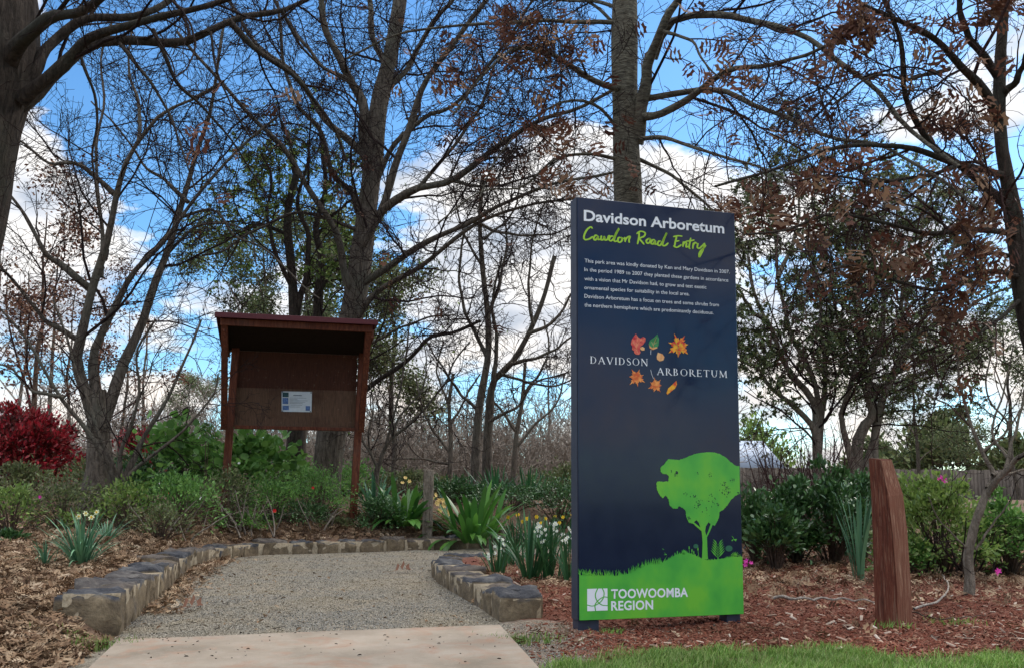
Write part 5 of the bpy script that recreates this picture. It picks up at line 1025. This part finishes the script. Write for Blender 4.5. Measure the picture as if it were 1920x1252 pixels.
def blades(n_, base, spread, length, width, lean, m_, k=8, curl=1.0, rng=R3, tw=0.3, fold=.25):
    """strap leaves: (V,F) in world coords"""
    az_ = rng.uniform(0, 2 * np.pi, n_); ln = length * rng.uniform(.6, 1.15, n_); th = rng.uniform(.03, 1, n_) * lean; b = np.asarray(base) + np.stack([np.cos(az_), np.sin(az_), np.zeros(n_)], 1) * (spread * rng.uniform(0, 1, n_))[:, None]
    s_ = np.linspace(0, 1, k); ang = th[:, None] + (s_[None] ** 1.6) * curl * (th[:, None] * .9 + .25) * rng.uniform(.5, 1.4, n_)[:, None]; ds = ln[:, None] / (k - 1)
    hx = np.cumsum(np.sin(ang) * ds, 1) - np.sin(ang[:, :1]) * ds; hz_ = np.cumsum(np.cos(ang) * ds, 1) - np.cos(ang[:, :1]) * ds
    dirh = np.stack([np.cos(az_), np.sin(az_)], 1); side = np.stack([-np.sin(az_), np.cos(az_), np.zeros(n_)], 1)
    tws = rng.normal(size=n_) * tw; side = side * np.cos(tws)[:, None] + np.stack([dirh[:, 0], dirh[:, 1], np.zeros(n_)], 1) * np.sin(tws)[:, None]
    ctr = np.stack([b[:, None, 0] + hx * dirh[:, :1], b[:, None, 1] + hx * dirh[:, 1:], b[:, None, 2] + hz_], -1)
    w_ = width * (np.minimum(1, .55 + s_ * 2.2) * np.sqrt(np.clip(1 - s_ ** 6, 0, 1)))[None] * rng.uniform(.7, 1.15, n_)[:, None]; w_[:, -1] = .0008
    up_ = np.array([0, 0, 1.]) * fold; Vv = np.stack([ctr - side[:, None] * w_[..., None] / 2, ctr - up_ * w_[..., None] * .5 * .6, ctr + side[:, None] * w_[..., None] / 2], 2)
    idx = np.arange(n_ * k * 3).reshape(n_, k, 3); F1 = np.stack([idx[:, :-1, 0], idx[:, :-1, 1], idx[:, 1:, 1], idx[:, 1:, 0]], -1).reshape(-1, 4); F2 = np.stack([idx[:, :-1, 1], idx[:, :-1, 2], idx[:, 1:, 2], idx[:, 1:, 1]], -1).reshape(-1, 4)
    return Vv.reshape(-1, 3), np.vstack([F1, F2])
PET = np.array([(0, 0, 0), (.45, .3, .12), (.85, .22, .10), (1, 0, .02), (.85, -.22, .10), (.45, -.3, .12), (.5, 0, .03)])
def flower(pts, size, m_, root, name='flower', npet=6, cup=None, rng=R3, tilt=.6):
    """many-petalled heads; cup material for the centre"""
    for p in pts:
        ax = nrm(np.array([rng.normal() * .5, -tilt - rng.uniform(0, .5), rng.uniform(.1, .8)])); a = nrm(np.cross(ax, [0, 0, 1.])); b = np.cross(ax, a); s_ = size * rng.uniform(.85, 1.15)
        ms, ts = [], []
        for k in range(npet):
            an = 2 * math.pi * k / npet; d_ = nrm(a * math.cos(an) + b * math.sin(an) + ax * .25); y_ = nrm(np.cross(ax, d_)); ms.append(np.stack([d_, y_, np.cross(d_, y_)], -1) * s_ / 2); ts.append(p)
        parts = [(*instance(PET, LEAFF, np.array(ms), np.array(ts)), 0)]; mats = [m_]
        if cup:
            c_ = np.array([[p, p + ax * s_ * .12, p + ax * s_ * .25]]); parts.append((*tubes(c_, np.array([[.06, .13, .17]]) * s_, 7), 1)); mats.append(cup)
        mesh_obj(name, parts, mats, root)
def stalk(a, b, r_, m_, root, name='stalk'):
    a = np.array(a, float); b = np.array(b, float); q = resample(np.array([a, (a + b) / 2 + [(b - a)[0] * .12, (b - a)[1] * .12, .02], b]), 7)[None]; mesh_obj(name, [(*tubes(q, np.full((1, 7), r_), 4), 0)], m_, root)
def strap_clump(name, px, basey, Y, n_, hpx, width, m_, label, cat='plant', group=None, lean=.7, spread=.06, curl=1., flw=(), fm=None, fsize=.045, cup=None, many=1, fold=.25):
    p = P(px, basey, Y); gz = float(H(p[0], Y)); root = empty(name, (p[0], Y, gz), label, cat, group); L_ = P(px, basey - hpx, Y)[2] - gz
    mesh_obj('leaves', [(*blades(n_, (p[0], Y, gz - .02), spread, L_ * 1.12, width, lean, m_, curl=curl, fold=fold), 0)], m_, root)
    for (fx, fy) in flw:
        fp = P(fx, fy, Y - .05); stalk((p[0] + (fp[0] - p[0]) * .3, Y, gz), fp, .004, m_, root)
        pts = [fp + R3.normal(size=3) * fsize * (.75 if many > 1 else 0) for _ in range(many)]; flower(pts, fsize, fm, root, cup=cup)
    return root
# left bed, back to front
shrub('red_hedge', 25, 925, 15, 300, 145, M_redleaf, 15000, .085, 'dense hedge of crimson leaves at the far left behind the bed', 'hedge', ncl=90, clr=.10, yw=.5)
shrub('red_shrub', 250, 920, 16.5, 110, 110, M_redleaf, 2200, .075, 'small loose red leafed shrub right of the forked bare tree', ncl=26)
shrub('big_leafed_shrub', 345, 940, 13.2, 160, 135, M_gleafA, 800, .13, 'tall soft shrub of broad green leaves left of the shelter post', ncl=26, tmpl='leaf', wide=2.0, clr=.26, up=1.)
shrub('big_leafed_shrub', 465, 945, 13, 180, 125, M_gleafA, 900, .13, 'broad-leafed green shrub growing under the notice board', ncl=28, tmpl='leaf', wide=2.0, clr=.26, up=1.)
shrub('green_shrub', 385, 790, 12.2, 26, 30, M_gleafB, 20, .12, 'single sprig of dark lobed leaves beside the left post of the shelter', ncl=3, tmpl='oak', wide=1.6) if False else None
gl = [(628, 1016, 11.55, 70, 45, M_gleafD, 900, .03, 'small low tuft of shrub left of the foot of the right shelter post'), (300, 1005, 9.3, 120, 55, M_gleafD, 900, .035, 'low straggly growth at the front of the left bed'), (450, 1012, 10.9, 120, 50, M_gleafA, 1100, .035, 'low straggly growth spilling toward the edging in front of the shelter'), (20, 1000, 9.4, 200, 78, M_gleafC, 1300, .045, 'pale green loose shrub at the left edge below the red hedge'), (120, 990, 9.9, 170, 88, M_gleafD, 1500, .045, 'light green twiggy shrub in front of the forked bare trunk'), (235, 990, 9.8, 150, 80, M_gleafC, 1100, .05, 'yellowish green straggly shrub between the bare trunk and shelter'),
      (330, 995, 10.0, 160, 105, M_gleafA, 1500, .045, 'olive low shrub left of the left shelter post'), (420, 1000, 10.9, 160, 110, M_gleafD, 1700, .04, 'twiggy green shrub hiding the foot of the left shelter post'), (500, 1005, 11.55, 160, 105, M_gleafA, 1900, .04, 'tangled olive shrub under the middle of the notice board'),
      (560, 1018, 11.5, 130, 75, M_gleafB, 2600, .03, 'low bright-edged mound just behind the stone edging'), (600, 990, 11.8, 150, 110, M_gleafA, 2800, .035, 'feathery green shrub in front of the tall oak trunk'), (712, 1010, 11.75, 100, 70, M_gleafB, 2800, .032, 'dark feathery mound around the right shelter post'),
      (270, 950, 13, 180, 90, M_gleafB, 2200, .06, 'darker green shrub behind the straggly shrubs left of the shelter'), (180, 935, 13.6, 170, 70, M_gleafD, 1700, .06, 'dull green bush at the foot of the forked trunk'), (560, 945, 14.5, 190, 75, M_gleafA, 2300, .06, 'green bush between the two trunks behind the shelter'),
      (40, 940, 13, 190, 60, M_gleafD, 1900, .055, 'dark green bush along the base of the red hedge'), (15, 1030, 8.6, 70, 32, M_gleafB, 500, .05, 'tiny dark green clump at the left edge of the leaf litter')]
for a in gl: shrub('green_shrub', *a[:8], a[8], ncl=30)
for (fx, fy, Y, m_, lb) in [(682 / 1.809, 560 + 675 / 1.809, 10.8, M_petalW, 'white'), (570 / 1.809, 560 + 662 / 1.809, 10.7, M_petalR, 'red'), (587, 916, 11.5, M_petalR, 'red'), (135 / 1.809, 560 + 672 / 1.809, 10, M_petalP, 'pink'), (300, 945, 10.6, M_petalW, 'white'), (515, 958, 11.2, M_petalR, 'red')]: pass
M_s = M_gleafA
fl = empty('rose_blooms', P(378, 935, 10.2), 'scattered small white and red blooms on the straggly shrubs', 'flowers')
for (fx, fy, Y, m_) in [(377, 933, 10.3, M_petalW), (315, 926, 10.2, M_petalR), (587, 914, 11.4, M_petalR), (74, 931, 9.6, M_petalP), (300, 905, 12, M_petalW), (448, 868, 12.2, M_petalW), (515, 957, 10.9, M_petalR), (516, 1020, 10.9, M_petalR)]: flower([P(fx, fy, Y)], .05, m_, fl)
strap_clump('daffodil_clump', 152, 1058, 6.9, 110, 100, .013, M_strapB, 'blue-green daffodil clump with cream flowers in the leaf litter on the left', flw=[(160, 962), (172, 970), (148, 968), (182, 960)], fm=M_petalC, cup=M_petalY, lean=.75, fsize=.05, curl=1.3)
strap_clump('daffodil_clump', 85, 1060, 6.9, 26, 62, .013, M_strapB, 'shorter daffodil clump without flowers, left of the cream flowered one', lean=1.0, curl=1.4)
strap_clump('daffodil_clump', 200, 1000, 8.6, 30, 40, .014, M_strapB, 'small daffodil clump behind the cream flowered one', lean=.9)
z1, c1 = shrub('big_leafed_shrub', 388, 835, 11.4, 30, 75, M_gleafA, 16, .13, 'single tall sprig of lobed leaves beside the left post of the shelter', ncl=3, tmpl='oak', wide=1.6)
# clivias and agapanthus behind the far edging
strap_clump('clivia_clump', 700, 1000, 12.2, 30, 110, .05, M_strapB, 'pale edged strap-leaf clump beside the right shelter post', lean=.7, spread=.12)
strap_clump('clivia_clump', 755, 1002, 12., 70, 100, .085, M_strap, 'large clivia left of the marker post with an orange bud', lean=1.1, spread=.22, flw=[(765, 895)], fm=M_petalO, many=3, fsize=.06)
strap_clump('clivia_clump', 885, 1002, 12.0, 85, 88, .08, M_strap, 'large clivia right of the marker post with a pale yellow flower head', lean=1.35, spread=.32, flw=[(826, 944)], fm=M_petalO, many=9, fsize=.08)
for i, (px, by, Y, h_, lb) in enumerate([(860, 945, 15, 55, 'left'), (930, 945, 15, 68, 'middle'), (990, 940, 15.2, 62, 'right')]): strap_clump('agapanthus_clump', px, by, Y, 90, h_, .03, M_strapD, lb + ' clump of dark green agapanthus in the row behind the clivias', lean=1.1, spread=.35)
for a in [(850, 965, 14, 160, 60, M_gleafB, 2400, .05, 'dark ground-hugging shrub behind the yellow clivia'), (960, 985, 13.3, 180, 70, M_gleafB, 2800, .045, 'dark green low shrub bank behind the yellow daffodils'), (1050, 985, 13, 150, 80, M_gleafB, 2400, .045, 'dark green shrub beside the left edge of the sign'), (1050, 950, 16, 170, 70, M_gleafD, 2300, .06, 'olive bush further back left of the sign'), (770, 950, 15.5, 180, 65, M_gleafD, 2300, .06, 'olive bush behind the marker post'), (660, 945, 15.5, 170, 70, M_gleafA, 2000, .06, 'green bush behind the right shelter post')]: shrub('green_shrub', *a[:8], a[8], ncl=34)
for i, (px, by) in enumerate([(965, 1003), (1000, 1006), (1035, 1006), (1068, 1003)]):
    strap_clump('daffodil_clump', px, by, 11.9, 36, 40, .014, M_strapD, 'narrow-leafed clump with small yellow daffodils behind the white jonquils', group='yellow daffodils behind the jonquils', flw=[(px + dx, by - dy) for dx, dy in ((-12, 34), (6, 38), (14, 26))], fm=M_petalY, cup=M_petalY, fsize=.06, lean=.6, spread=.12)
M_jq = M_petalW
for (px, by, Y, n_, h_, fw_, lb) in [(932, 1064, 7.75, 26, 62, [(925, 1030), (938, 1008), (944, 1014), (920, 1042)], 'leftmost white jonquil clump at the end of the short stone edging'), (992, 1076, 7.25, 46, 110, [(1012, 988), (1018, 1002), (1010, 998), (1022, 1010)], 'tallest white jonquil clump in the sign bed'),
                                 (1030, 1074, 7.3, 26, 90, [(1042, 985), (1046, 995), (1036, 992)], 'white jonquil clump second from the sign edge'), (1066, 1082, 7.1, 24, 72, [(1066, 1000), (1070, 1012), (1062, 1014)], 'white jonquil clump touching the left edge of the sign'), (960, 1050, 8.4, 24, 50, [], 'small leafy jonquil clump without flowers behind the leftmost one')]:
    strap_clump('jonquil_clump', px, by, Y, n_, h_, .020, M_strapD, lb, flw=fw_, fm=M_jq, cup=M_petalC, many=3, fsize=.034, lean=.5, spread=.09, curl=.9)
# right bed
for a in [(1418, 1050, 8.6, 120, 118, M_gleafB, 2600, .06, 'dark glossy shrub touching the right edge of the sign'), (1490, 1045, 8.9, 140, 138, M_gleafB, 3200, .062, 'tall dark glossy shrub in the middle right bed'), (1560, 1045, 8.8, 130, 150, M_gleafB, 2900, .06, 'dark glossy shrub just left of the bollard'), (1455, 1062, 8.1, 100, 100, M_gleafB, 1700, .062, 'lower dark shrub in front of the tall glossy ones'), (1620, 1030, 9.3, 120, 140, M_gleafB, 2200, .06, 'dark shrub directly behind the bollard')]: shrub('glossy_shrub', *a[:8], a[8], ncl=34)
z1, c1 = shrub('azalea_bush', 1765, 1075, 8.0, 230, 175, M_gleafC, 5200, .05, 'bright green azalea bush right of the bollard with a magenta bloom on top', ncl=60, clr=.13); flower([P(1765, 896, 7.9), P(1760, 899, 7.9), P(1770, 900, 7.9)], .06, M_petalP, z1, npet=5)
z1, c1 = shrub('azalea_bush', 1890, 1070, 7.9, 170, 140, M_gleafA, 3400, .05, 'mid green azalea bush at the right edge with a magenta bloom low down', ncl=50, clr=.13); flower([P(1872, 1070, 7.0), P(1867, 1073, 7.0)], .05, M_petalP, z1, npet=5)
z1, c1 = shrub('azalea_bush', 1700, 1085, 7.8, 100, 70, M_gleafA, 1000, .05, 'small low azalea between the bollard and the bright green one', ncl=18)
z1 = empty('fallen_bloom', P(1402, 1052, 8.), 'small faded magenta blooms low beside the right edge of the sign', 'flowers'); flower([P(1400, 1051, 7.8), P(1408, 1055, 7.8), P(1398, 1058, 7.8)], .05, M_petalP, z1, npet=5)
strap_clump('strappy_plant', 1612, 1082, 7.4, 16, 150, .03, M_strapB, 'upright grey-green strap-leaf plant left of the bollard', lean=.28, spread=.05, curl=.8)
strap_clump('strappy_plant', 1600, 1010, 9.6, 40, 90, .03, M_strapB, 'wide grey-green strappy clump between the glossy shrubs', lean=.9, spread=.2)
def twig_bush(px, by, Y, wpx, hpx, n_, m_, label, rmin=.003):
    p = P(px, by, Y); gz = float(H(p[0], Y)); hh = P(px, by - hpx, Y)[2] - gz; rx = wpx * Y / F / 2; root = empty('twiggy_shrub', (p[0], Y, gz), label, 'shrub'); k = 7; Pm = np.empty((n_, k, 3)); Pm[:, 0] = [p[0], Y, gz - .05] + R3.normal(size=(n_, 3)) * [.12, .12, 0]
    dd = nrm(R3.normal(size=(n_, 3)) * [rx / hh * .7, rx / hh * .7, 0] + [0, 0, 1]); st = hh * R3.uniform(.6, 1., n_) / (k - 1)
    for j in range(1, k): dd = nrm(dd + R3.normal(size=(n_, 3)) * .1); Pm[:, j] = Pm[:, j - 1] + dd * st[:, None]
    R = np.linspace(.011, .004, k)[None] * np.ones((n_, 1)); parts = [(*tubes(Pm, R, 4), 0)]; a, b = Pm, R
    for j in range(3): a, b = spawn(a, b, (3.5, 5, 6)[j], (.6, .28, .13)[j] * hh / 1.6, npts=5, up=.03, wob=.15, rng=R3, rmin=rmin * (1, .8, .7)[j]); parts.append((*tubes(a, b, 3), 0))
    mesh_obj('twigs', parts, m_, root); return root
twig_bush(1480, 940, 11.3, 170, 160, 30, M_twigR, 'bare reddish twiggy bush behind the glossy shrubs right of the sign'); twig_bush(1545, 940, 11.6, 110, 190, 22, M_twigR, 'taller bare reddish bush below the fork of the evergreen')
twig_bush(1800, 1060, 7.6, 160, 130, 10, M_twig, 'thin dark bare bush mixed into the azaleas', .0016); twig_bush(1660, 950, 12, 120, 90, 14, M_twig, 'dark bare bush in front of the fence behind the bollard')
twig_bush(180, 985, 9.9, 170, 85, 14, M_twigP, 'dry bare twiggy bush mixed among the green shrubs at left', .0022); twig_bush(470, 1005, 10.9, 170, 110, 14, M_twigP, 'dry bare twiggy bush among the shrubs below the notice board', .0022); twig_bush(330, 990, 9.7, 130, 95, 9, M_twigP, 'thin dry stems left of the left shelter post', .0022); twig_bush(600, 1000, 11.5, 120, 90, 9, M_twigP, 'thin dry stems in front of the tall oak trunk', .0022)
# dark hedge behind the fence and pale tree behind the house
shrub('hedge_bush', 1765, 930, 30, 230, 140, M_gleafD, 6500, .22, 'rounded dark olive bush showing above the paling fence', ncl=70, clr=.12); shrub('hedge_bush', 1640, 930, 31, 130, 100, M_gleafG, 3000, .2, 'smaller dull bush above the fence behind the bollard', ncl=40); shrub('hedge_bush', 1420, 925, 54, 190, 122, M_gleafC, 3000, .3, 'yellow-green tree top above the pale roof', ncl=40); shrub('hedge_bush', 1900, 930, 28, 150, 100, M_gleafD, 3000, .2, 'dark bush above the fence at the right edge', ncl=40)

# ------------------------------------------------------------------ loose ground cover
R4 = np.random.default_rng(404)
def scatter(n_, x0, x1, y0, y1, f, near=1.6):
    """positions denser toward the camera; f(x,y) -> keep probability"""
    u = R4.uniform(0, 1, n_); y = (y0 ** (1 - near) + u * (y1 ** (1 - near) - y0 ** (1 - near))) ** (1 / (1 - near)); x = R4.uniform(x0, x1, n_)
    k = R4.uniform(0, 1, n_) < f(x, y); k &= np.abs(x) < y * .62 + .3; return x[k], y[k]
def outside(x, y): return ~inside(x, y, poly)
def lay(x, y, size, tv, tf, m_, name, label, cat, tilt=.5, lift=.01, rngs=(.5, 1.3), scl=(1, 1, 1), zoff=None):
    n_ = len(x); z = H(x, y) + lift * R4.uniform(.1, 1.6, n_) + (zoff if zoff is not None else 0); az_ = R4.uniform(0, 2 * np.pi, n_); d_ = np.stack([np.cos(az_), np.sin(az_), R4.normal(size=n_) * tilt], 1); nn = R4.normal(size=(n_, 3)) * tilt + [0, 0, 1]
    M = frame(d_, nn) * (size * R4.uniform(*rngs, n_))[:, None, None] * np.array(scl)[None, None, :]
    o = mesh_obj(name, [(*instance(tv, tf, M, np.stack([x, y, z], 1)), 0)], m_); return tag(o, label, cat, None, 'stuff')
dstone = lambda x, y: dist(x, y, LWs)
def fl_(x, y): return np.where(outside(x, y) & ((dstone(x, y) > .27) | ((y < 4.68) & (R4.uniform(size=x.shape) < .6))), np.where(x < -1.5, 1., np.where(y > 10.9, .5, 0)), np.where((dstone(x, y) < .35) & (y > 5.6) & (y < 9.8) & (x < -1.2) & ~outside(x, y), .75 * np.exp(-(dstone(x, y) / .17) ** 2), 0))
x, y = scatter(80000, -7, .3, 3.3, 12.5, fl_); OC = OAKV.copy(); OC[:, 2] += .30 * (OC[:, 0] - .5) ** 2 + .10 * np.abs(OC[:, 1]); lay(x, y, .056, OC, OAKF, M_litter, 'leaf_litter', 'dry brown oak leaves covering the bed left of the path', 'leaf litter', lift=.010, tilt=.32)
x, y = scatter(26000, -5, 1.2, 8, 12.6, lambda x, y: np.where(y > 10.8, 1., fl_(x, y)) * (fl_(x, y) > 0), 1.01); lay(x, y, .065, OC, OAKF, M_litter, 'leaf_litter', 'dry oak leaves between the far stone edging and the shrubs', 'leaf litter', lift=.012)
x, y = scatter(34000, -7, .3, 3.3, 12.5, fl_); LC = LEAFV.copy(); LC[:, 2] *= 2.5; lay(x, y, .045, LC, LEAFF, M_litter, 'leaf_litter', 'smaller curled dry leaves mixed through the left bed', 'leaf litter', lift=.012, tilt=.45)
def fr(x, y): return np.where(outside(x, y) & (x > -.3) & (y > lawn_edge(x)), np.clip((y - 5.7) / 1.6, .03, 1) * .6, 0)
x, y = scatter(30000, -.6, 7.5, 4.3, 12.5, fr); lay(x, y, .065, OC, OAKF, M_litter, 'leaf_litter', 'dry pinkish-brown leaves lying under the shrubs on the right', 'leaf litter', lift=.012)
M_chip = leafmat('red_bark_chip', [(.10, .03, .02), (.18, .058, .036), (.07, .022, .015), (.24, .10, .065), (.13, .042, .028), (.34, .21, .145)], .9, 0.02, .1)
CH = np.array([(-.5, -.14, 0), (.5, -.10, 0), (.45, .12, 0), (-.48, .13, 0), (-.42, -.1, .12), (.44, -.08, .1), (.4, .08, .11), (-.4, .09, .1)]); CHF = np.array([(4, 5, 6, 7), (0, 1, 5, 4), (1, 2, 6, 5), (2, 3, 7, 6), (3, 0, 4, 7)])
def fm_(x, y): return np.where(outside(x, y) & ((x > -.2) | (y > 6.6)) & (dist(x, y, RWs) > .24) & (y > lawn_edge(x) - .1), np.clip((x - .15) / .5 + np.clip(y - 5.2, 0, 1), .15, 1), 0)
x, y = scatter(72000, -.8, 7, 4.2, 10.5, fm_, 2.2); lay(x, y, .026, CH, CHF, M_chip, 'bark_mulch', 'red-brown bark mulch covering the bed around the sign', 'mulch', tilt=.4, lift=.006, rngs=(.35, 1.5))
M_peb0 = leafmat('crushed_gravel', [(.10, .088, .07), (.18, .16, .13), (.25, .225, .18), (.33, .30, .24), (.15, .12, .09), (.42, .38, .32)], .85, 0.01, .25)
n = mat('crushed_gravel'); g_ = n.n('ShaderNodeNewGeometry'); t = n.n('ShaderNodeTexCoord').outputs['Object']
ca_ = n.ramp(g_.outputs['Random Per Island'], [(0, (.09, .086, .076)), (.3, (.155, .148, .13)), (.6, (.20, .19, .168)), (.85, (.25, .238, .21)), (1, (.36, .345, .31))])
cb2 = n.ramp(g_.outputs['Random Per Island'], [(0, (.12, .10, .07)), (.3, (.22, .185, .13)), (.6, (.27, .23, .165)), (.85, (.33, .285, .21)), (1, (.42, .375, .29))])
M_peb = finish(n, n.mix(n.ramp(n.noise(t, 1.3, 6, .65, .5), [(.44, 0.), (.6, 1.)]), ca_, cb2), .85, spec=.2)
OC8 = np.array([(1, 0, 0), (0, .8, .1), (-.9, .1, 0), (.1, -.85, 0), (.1, .05, .6), (0, 0, -.5)]) * .5; OCF = np.array([(0, 1, 4), (1, 2, 4), (2, 3, 4), (3, 0, 4)])
def fg_(x, y): return np.where(~outside(x, y) & (y > 4.7), .8, np.where((x > -.15) & (x < 1.1) & (y < 5.3) & (y > lawn_edge(x)), np.clip(1.1 - x, 0, .9) * .45, 0))
x, y = scatter(260000, -3.6, 1.2, 3.9, 11.4, fg_, 2.0); lay(x, y, .0085, OC8, OCF, M_peb, 'gravel', 'grey crushed gravel on the path', 'gravel', tilt=.5, lift=.003, rngs=(.4, 1.5))
def fgl(x, y): return np.where(~outside(x, y) & (y > 5.0), .5 + .5 * (dstone(x, y) < .8), 0)
x, y = scatter(1100, -3.4, 1.2, 5, 11.2, fgl); lay(x, y, .03, LC, LEAFF, M_litter, 'path_debris', 'small leaf scraps scattered over the gravel', 'leaf litter', lift=.004, tilt=.4, rngs=(.4, 1.4))
x, y = scatter(700, -3.4, 1.2, 5, 11.2, fgl); lay(x, y, .07, CH * [1, .12, .3], CHF, M_twig, 'twig_debris', 'short dark twigs scattered over the gravel', 'twigs', lift=.004, tilt=.15, rngs=(.3, 1.3))
x = R4.uniform(-1.95, .05, 90); y = R4.uniform(3.95, 4.75, 90); lay(x, y, .018, LC, LEAFF, M_twig, 'footpath_debris', 'small dark leaf crumbs on the concrete slab', 'leaf litter', lift=.002, tilt=.2, rngs=(.4, 1.3), zoff=.03 - H(x, y))
M_pchip = leafmat('pale_bark_chip', [(.30, .22, .17), (.45, .36, .29), (.24, .16, .12), (.58, .50, .42)], .9, .02, .1)
x, y = scatter(1300, -.5, 7, 4.3, 10.5, fm_, 1.6); lay(x, y, .038, CH * [1, 1.2, .6], CHF, M_pchip, 'bark_mulch', 'pale weathered bark flakes and leaves among the red mulch', 'mulch', tilt=.35, lift=.012, rngs=(.3, 1.5))
# lawn
def fgr(x, y): return np.where((x > .1), np.clip((lawn_edge(x) + .16 * wob2(x, y, 4) - y) / .14 + .1, 0, 1) * np.clip(.55 + 1.1 * wob2(x, y, 7.1, 4), .06, 1), 0)
x, y = scatter(120000, .1, 3.4, 3.3, 4.6, fgr, 1.01); n_ = len(x); k = 4
def grass_obj(x, y, h_, w_, m_, name, label):
    n_ = len(x); az_ = R4.uniform(0, 6.28, n_); hh = h_ * R4.uniform(.4, 1.2, n_); le = R4.uniform(.1, .9, n_); s_ = np.array([0, .4, .75, 1.]); z0 = H(x, y)
    c = np.stack([x[:, None] + np.cos(az_)[:, None] * hh[:, None] * le[:, None] * s_ ** 1.8, y[:, None] + np.sin(az_)[:, None] * hh[:, None] * le[:, None] * s_ ** 1.8, z0[:, None] + hh[:, None] * (s_ - .25 * le[:, None] * s_ ** 2)], -1)
    sd = np.stack([-np.sin(az_ + .6), np.cos(az_ + .6), 0 * az_], 1)[:, None] * (w_ * R4.uniform(.6, 1.3, n_))[:, None, None] * np.array([1, .9, .6, .05])[None, :, None] / 2
    V = np.stack([c - sd, c + sd], 2); i = np.arange(n_ * 8).reshape(n_, 4, 2); Fq = np.stack([i[:, :-1, 0], i[:, :-1, 1], i[:, 1:, 1], i[:, 1:, 0]], -1).reshape(-1, 4)
    return mesh_obj(name, [(V.reshape(-1, 3), Fq, 0)], m_)
tag(grass_obj(x, y, .05, .0034, M_grass, 'lawn_grass', ''), 'short bright green grass along the bottom right', 'grass', None, 'stuff')
for (px, py, r_, n_, h_, lb) in [(190, 1206, .09, 260, .05, 'green weed tuft at the foot of the nearest left edging stone'), (975, 1196, .10, 320, .04, 'grass tuft beside the right corner of the concrete slab'), (1145, 1180, .05, 60, .04, 'tiny weed under the left foot of the sign'), (1668, 1178, .05, 70, .05, 'tiny weed tuft at the base of the bollard'), (1210, 1248, .14, 300, .035, 'sparse grass patch at the lawn edge in front of the sign'), (1790, 1170, .08, 90, .04, 'small weed in the mulch right of the bollard')]:
    p = GZ(px, py, .02); x = p[0] + R4.normal(size=n_) * r_; y = p[1] + R4.normal(size=n_) * r_ * .6; o = grass_obj(x, y, h_, .005, M_grass, 'weed_tuft', ''); tag(o, lb, 'weed', None, 'stuff')
# sticks and single leaves
M_stick = barkmat('bleached_stick', (.28, .23, .19), (.52, .46, .40))
def stick(pts, r_, m_, label, z=.02):
    q = np.array([[*GZ(px, py, z)[:2], 0] for px, py in pts]); q[:, 2] = H(q[:, 0], q[:, 1]) + z + r_; q = resample(q, 24); q[:, 2] += np.abs(np.sin(np.arange(24) * .7)) * r_ * 1.5; q[:, :2] += R4.normal(size=(24, 2)) * .004
    o = mesh_obj('fallen_stick', [(*tubes(q[None], np.linspace(r_, r_ * .4, 24)[None], 6), 0)], m_); tag(o, label, 'stick')
stick([(1452, 1133), (1500, 1137), (1560, 1137), (1610, 1140), (1645, 1143)], .011, M_stick, 'long grey fallen stick lying between the sign and the bollard')
stick([(1712, 1150), (1745, 1142), (1772, 1130), (1778, 1110), (1766, 1090)], .008, M_stick, 'pale curved fallen stick right of the bollard')
stick([(1712, 1158), (1755, 1170), (1800, 1168), (1850, 1160)], .005, M_barkD, 'thin dark fallen stick in the mulch right of the bollard'); stick([(1250, 1100), (1290, 1108), (1330, 1104)], .005, M_barkE, 'x') if False else None
def single_leaf(px, py, s_, label, rz):
    p = GZ(px, py, .012); M = frame(np.array([[math.cos(rz), math.sin(rz), .12]]), np.array([[.1, -.35, 1]])) * s_; V, Fc = instance(OC * [1, 1, 2.2], OAKF, M, p[None] + [0, 0, float(H(p[0], p[1]))]); q = np.array([[p - [math.cos(rz) * s_ * .6, math.sin(rz) * s_ * .6, 0.002], p]]) 
    tag(mesh_obj('fallen_leaf', [(V, Fc, 0), (*tubes(q + [0, 0, .006], np.full((1, 2), .0015), 4), 0)], M_oakleaf), label, 'leaf')
single_leaf(338, 1140, .14, 'curled orange-brown oak leaf on the gravel near the left edging', .3); single_leaf(738, 1072, .16, 'upturned brown oak leaf alone in the middle of the gravel path', .1); single_leaf(276, 1132, .08, 'small dark brown leaf against the foot of the left edging stones', 2.)
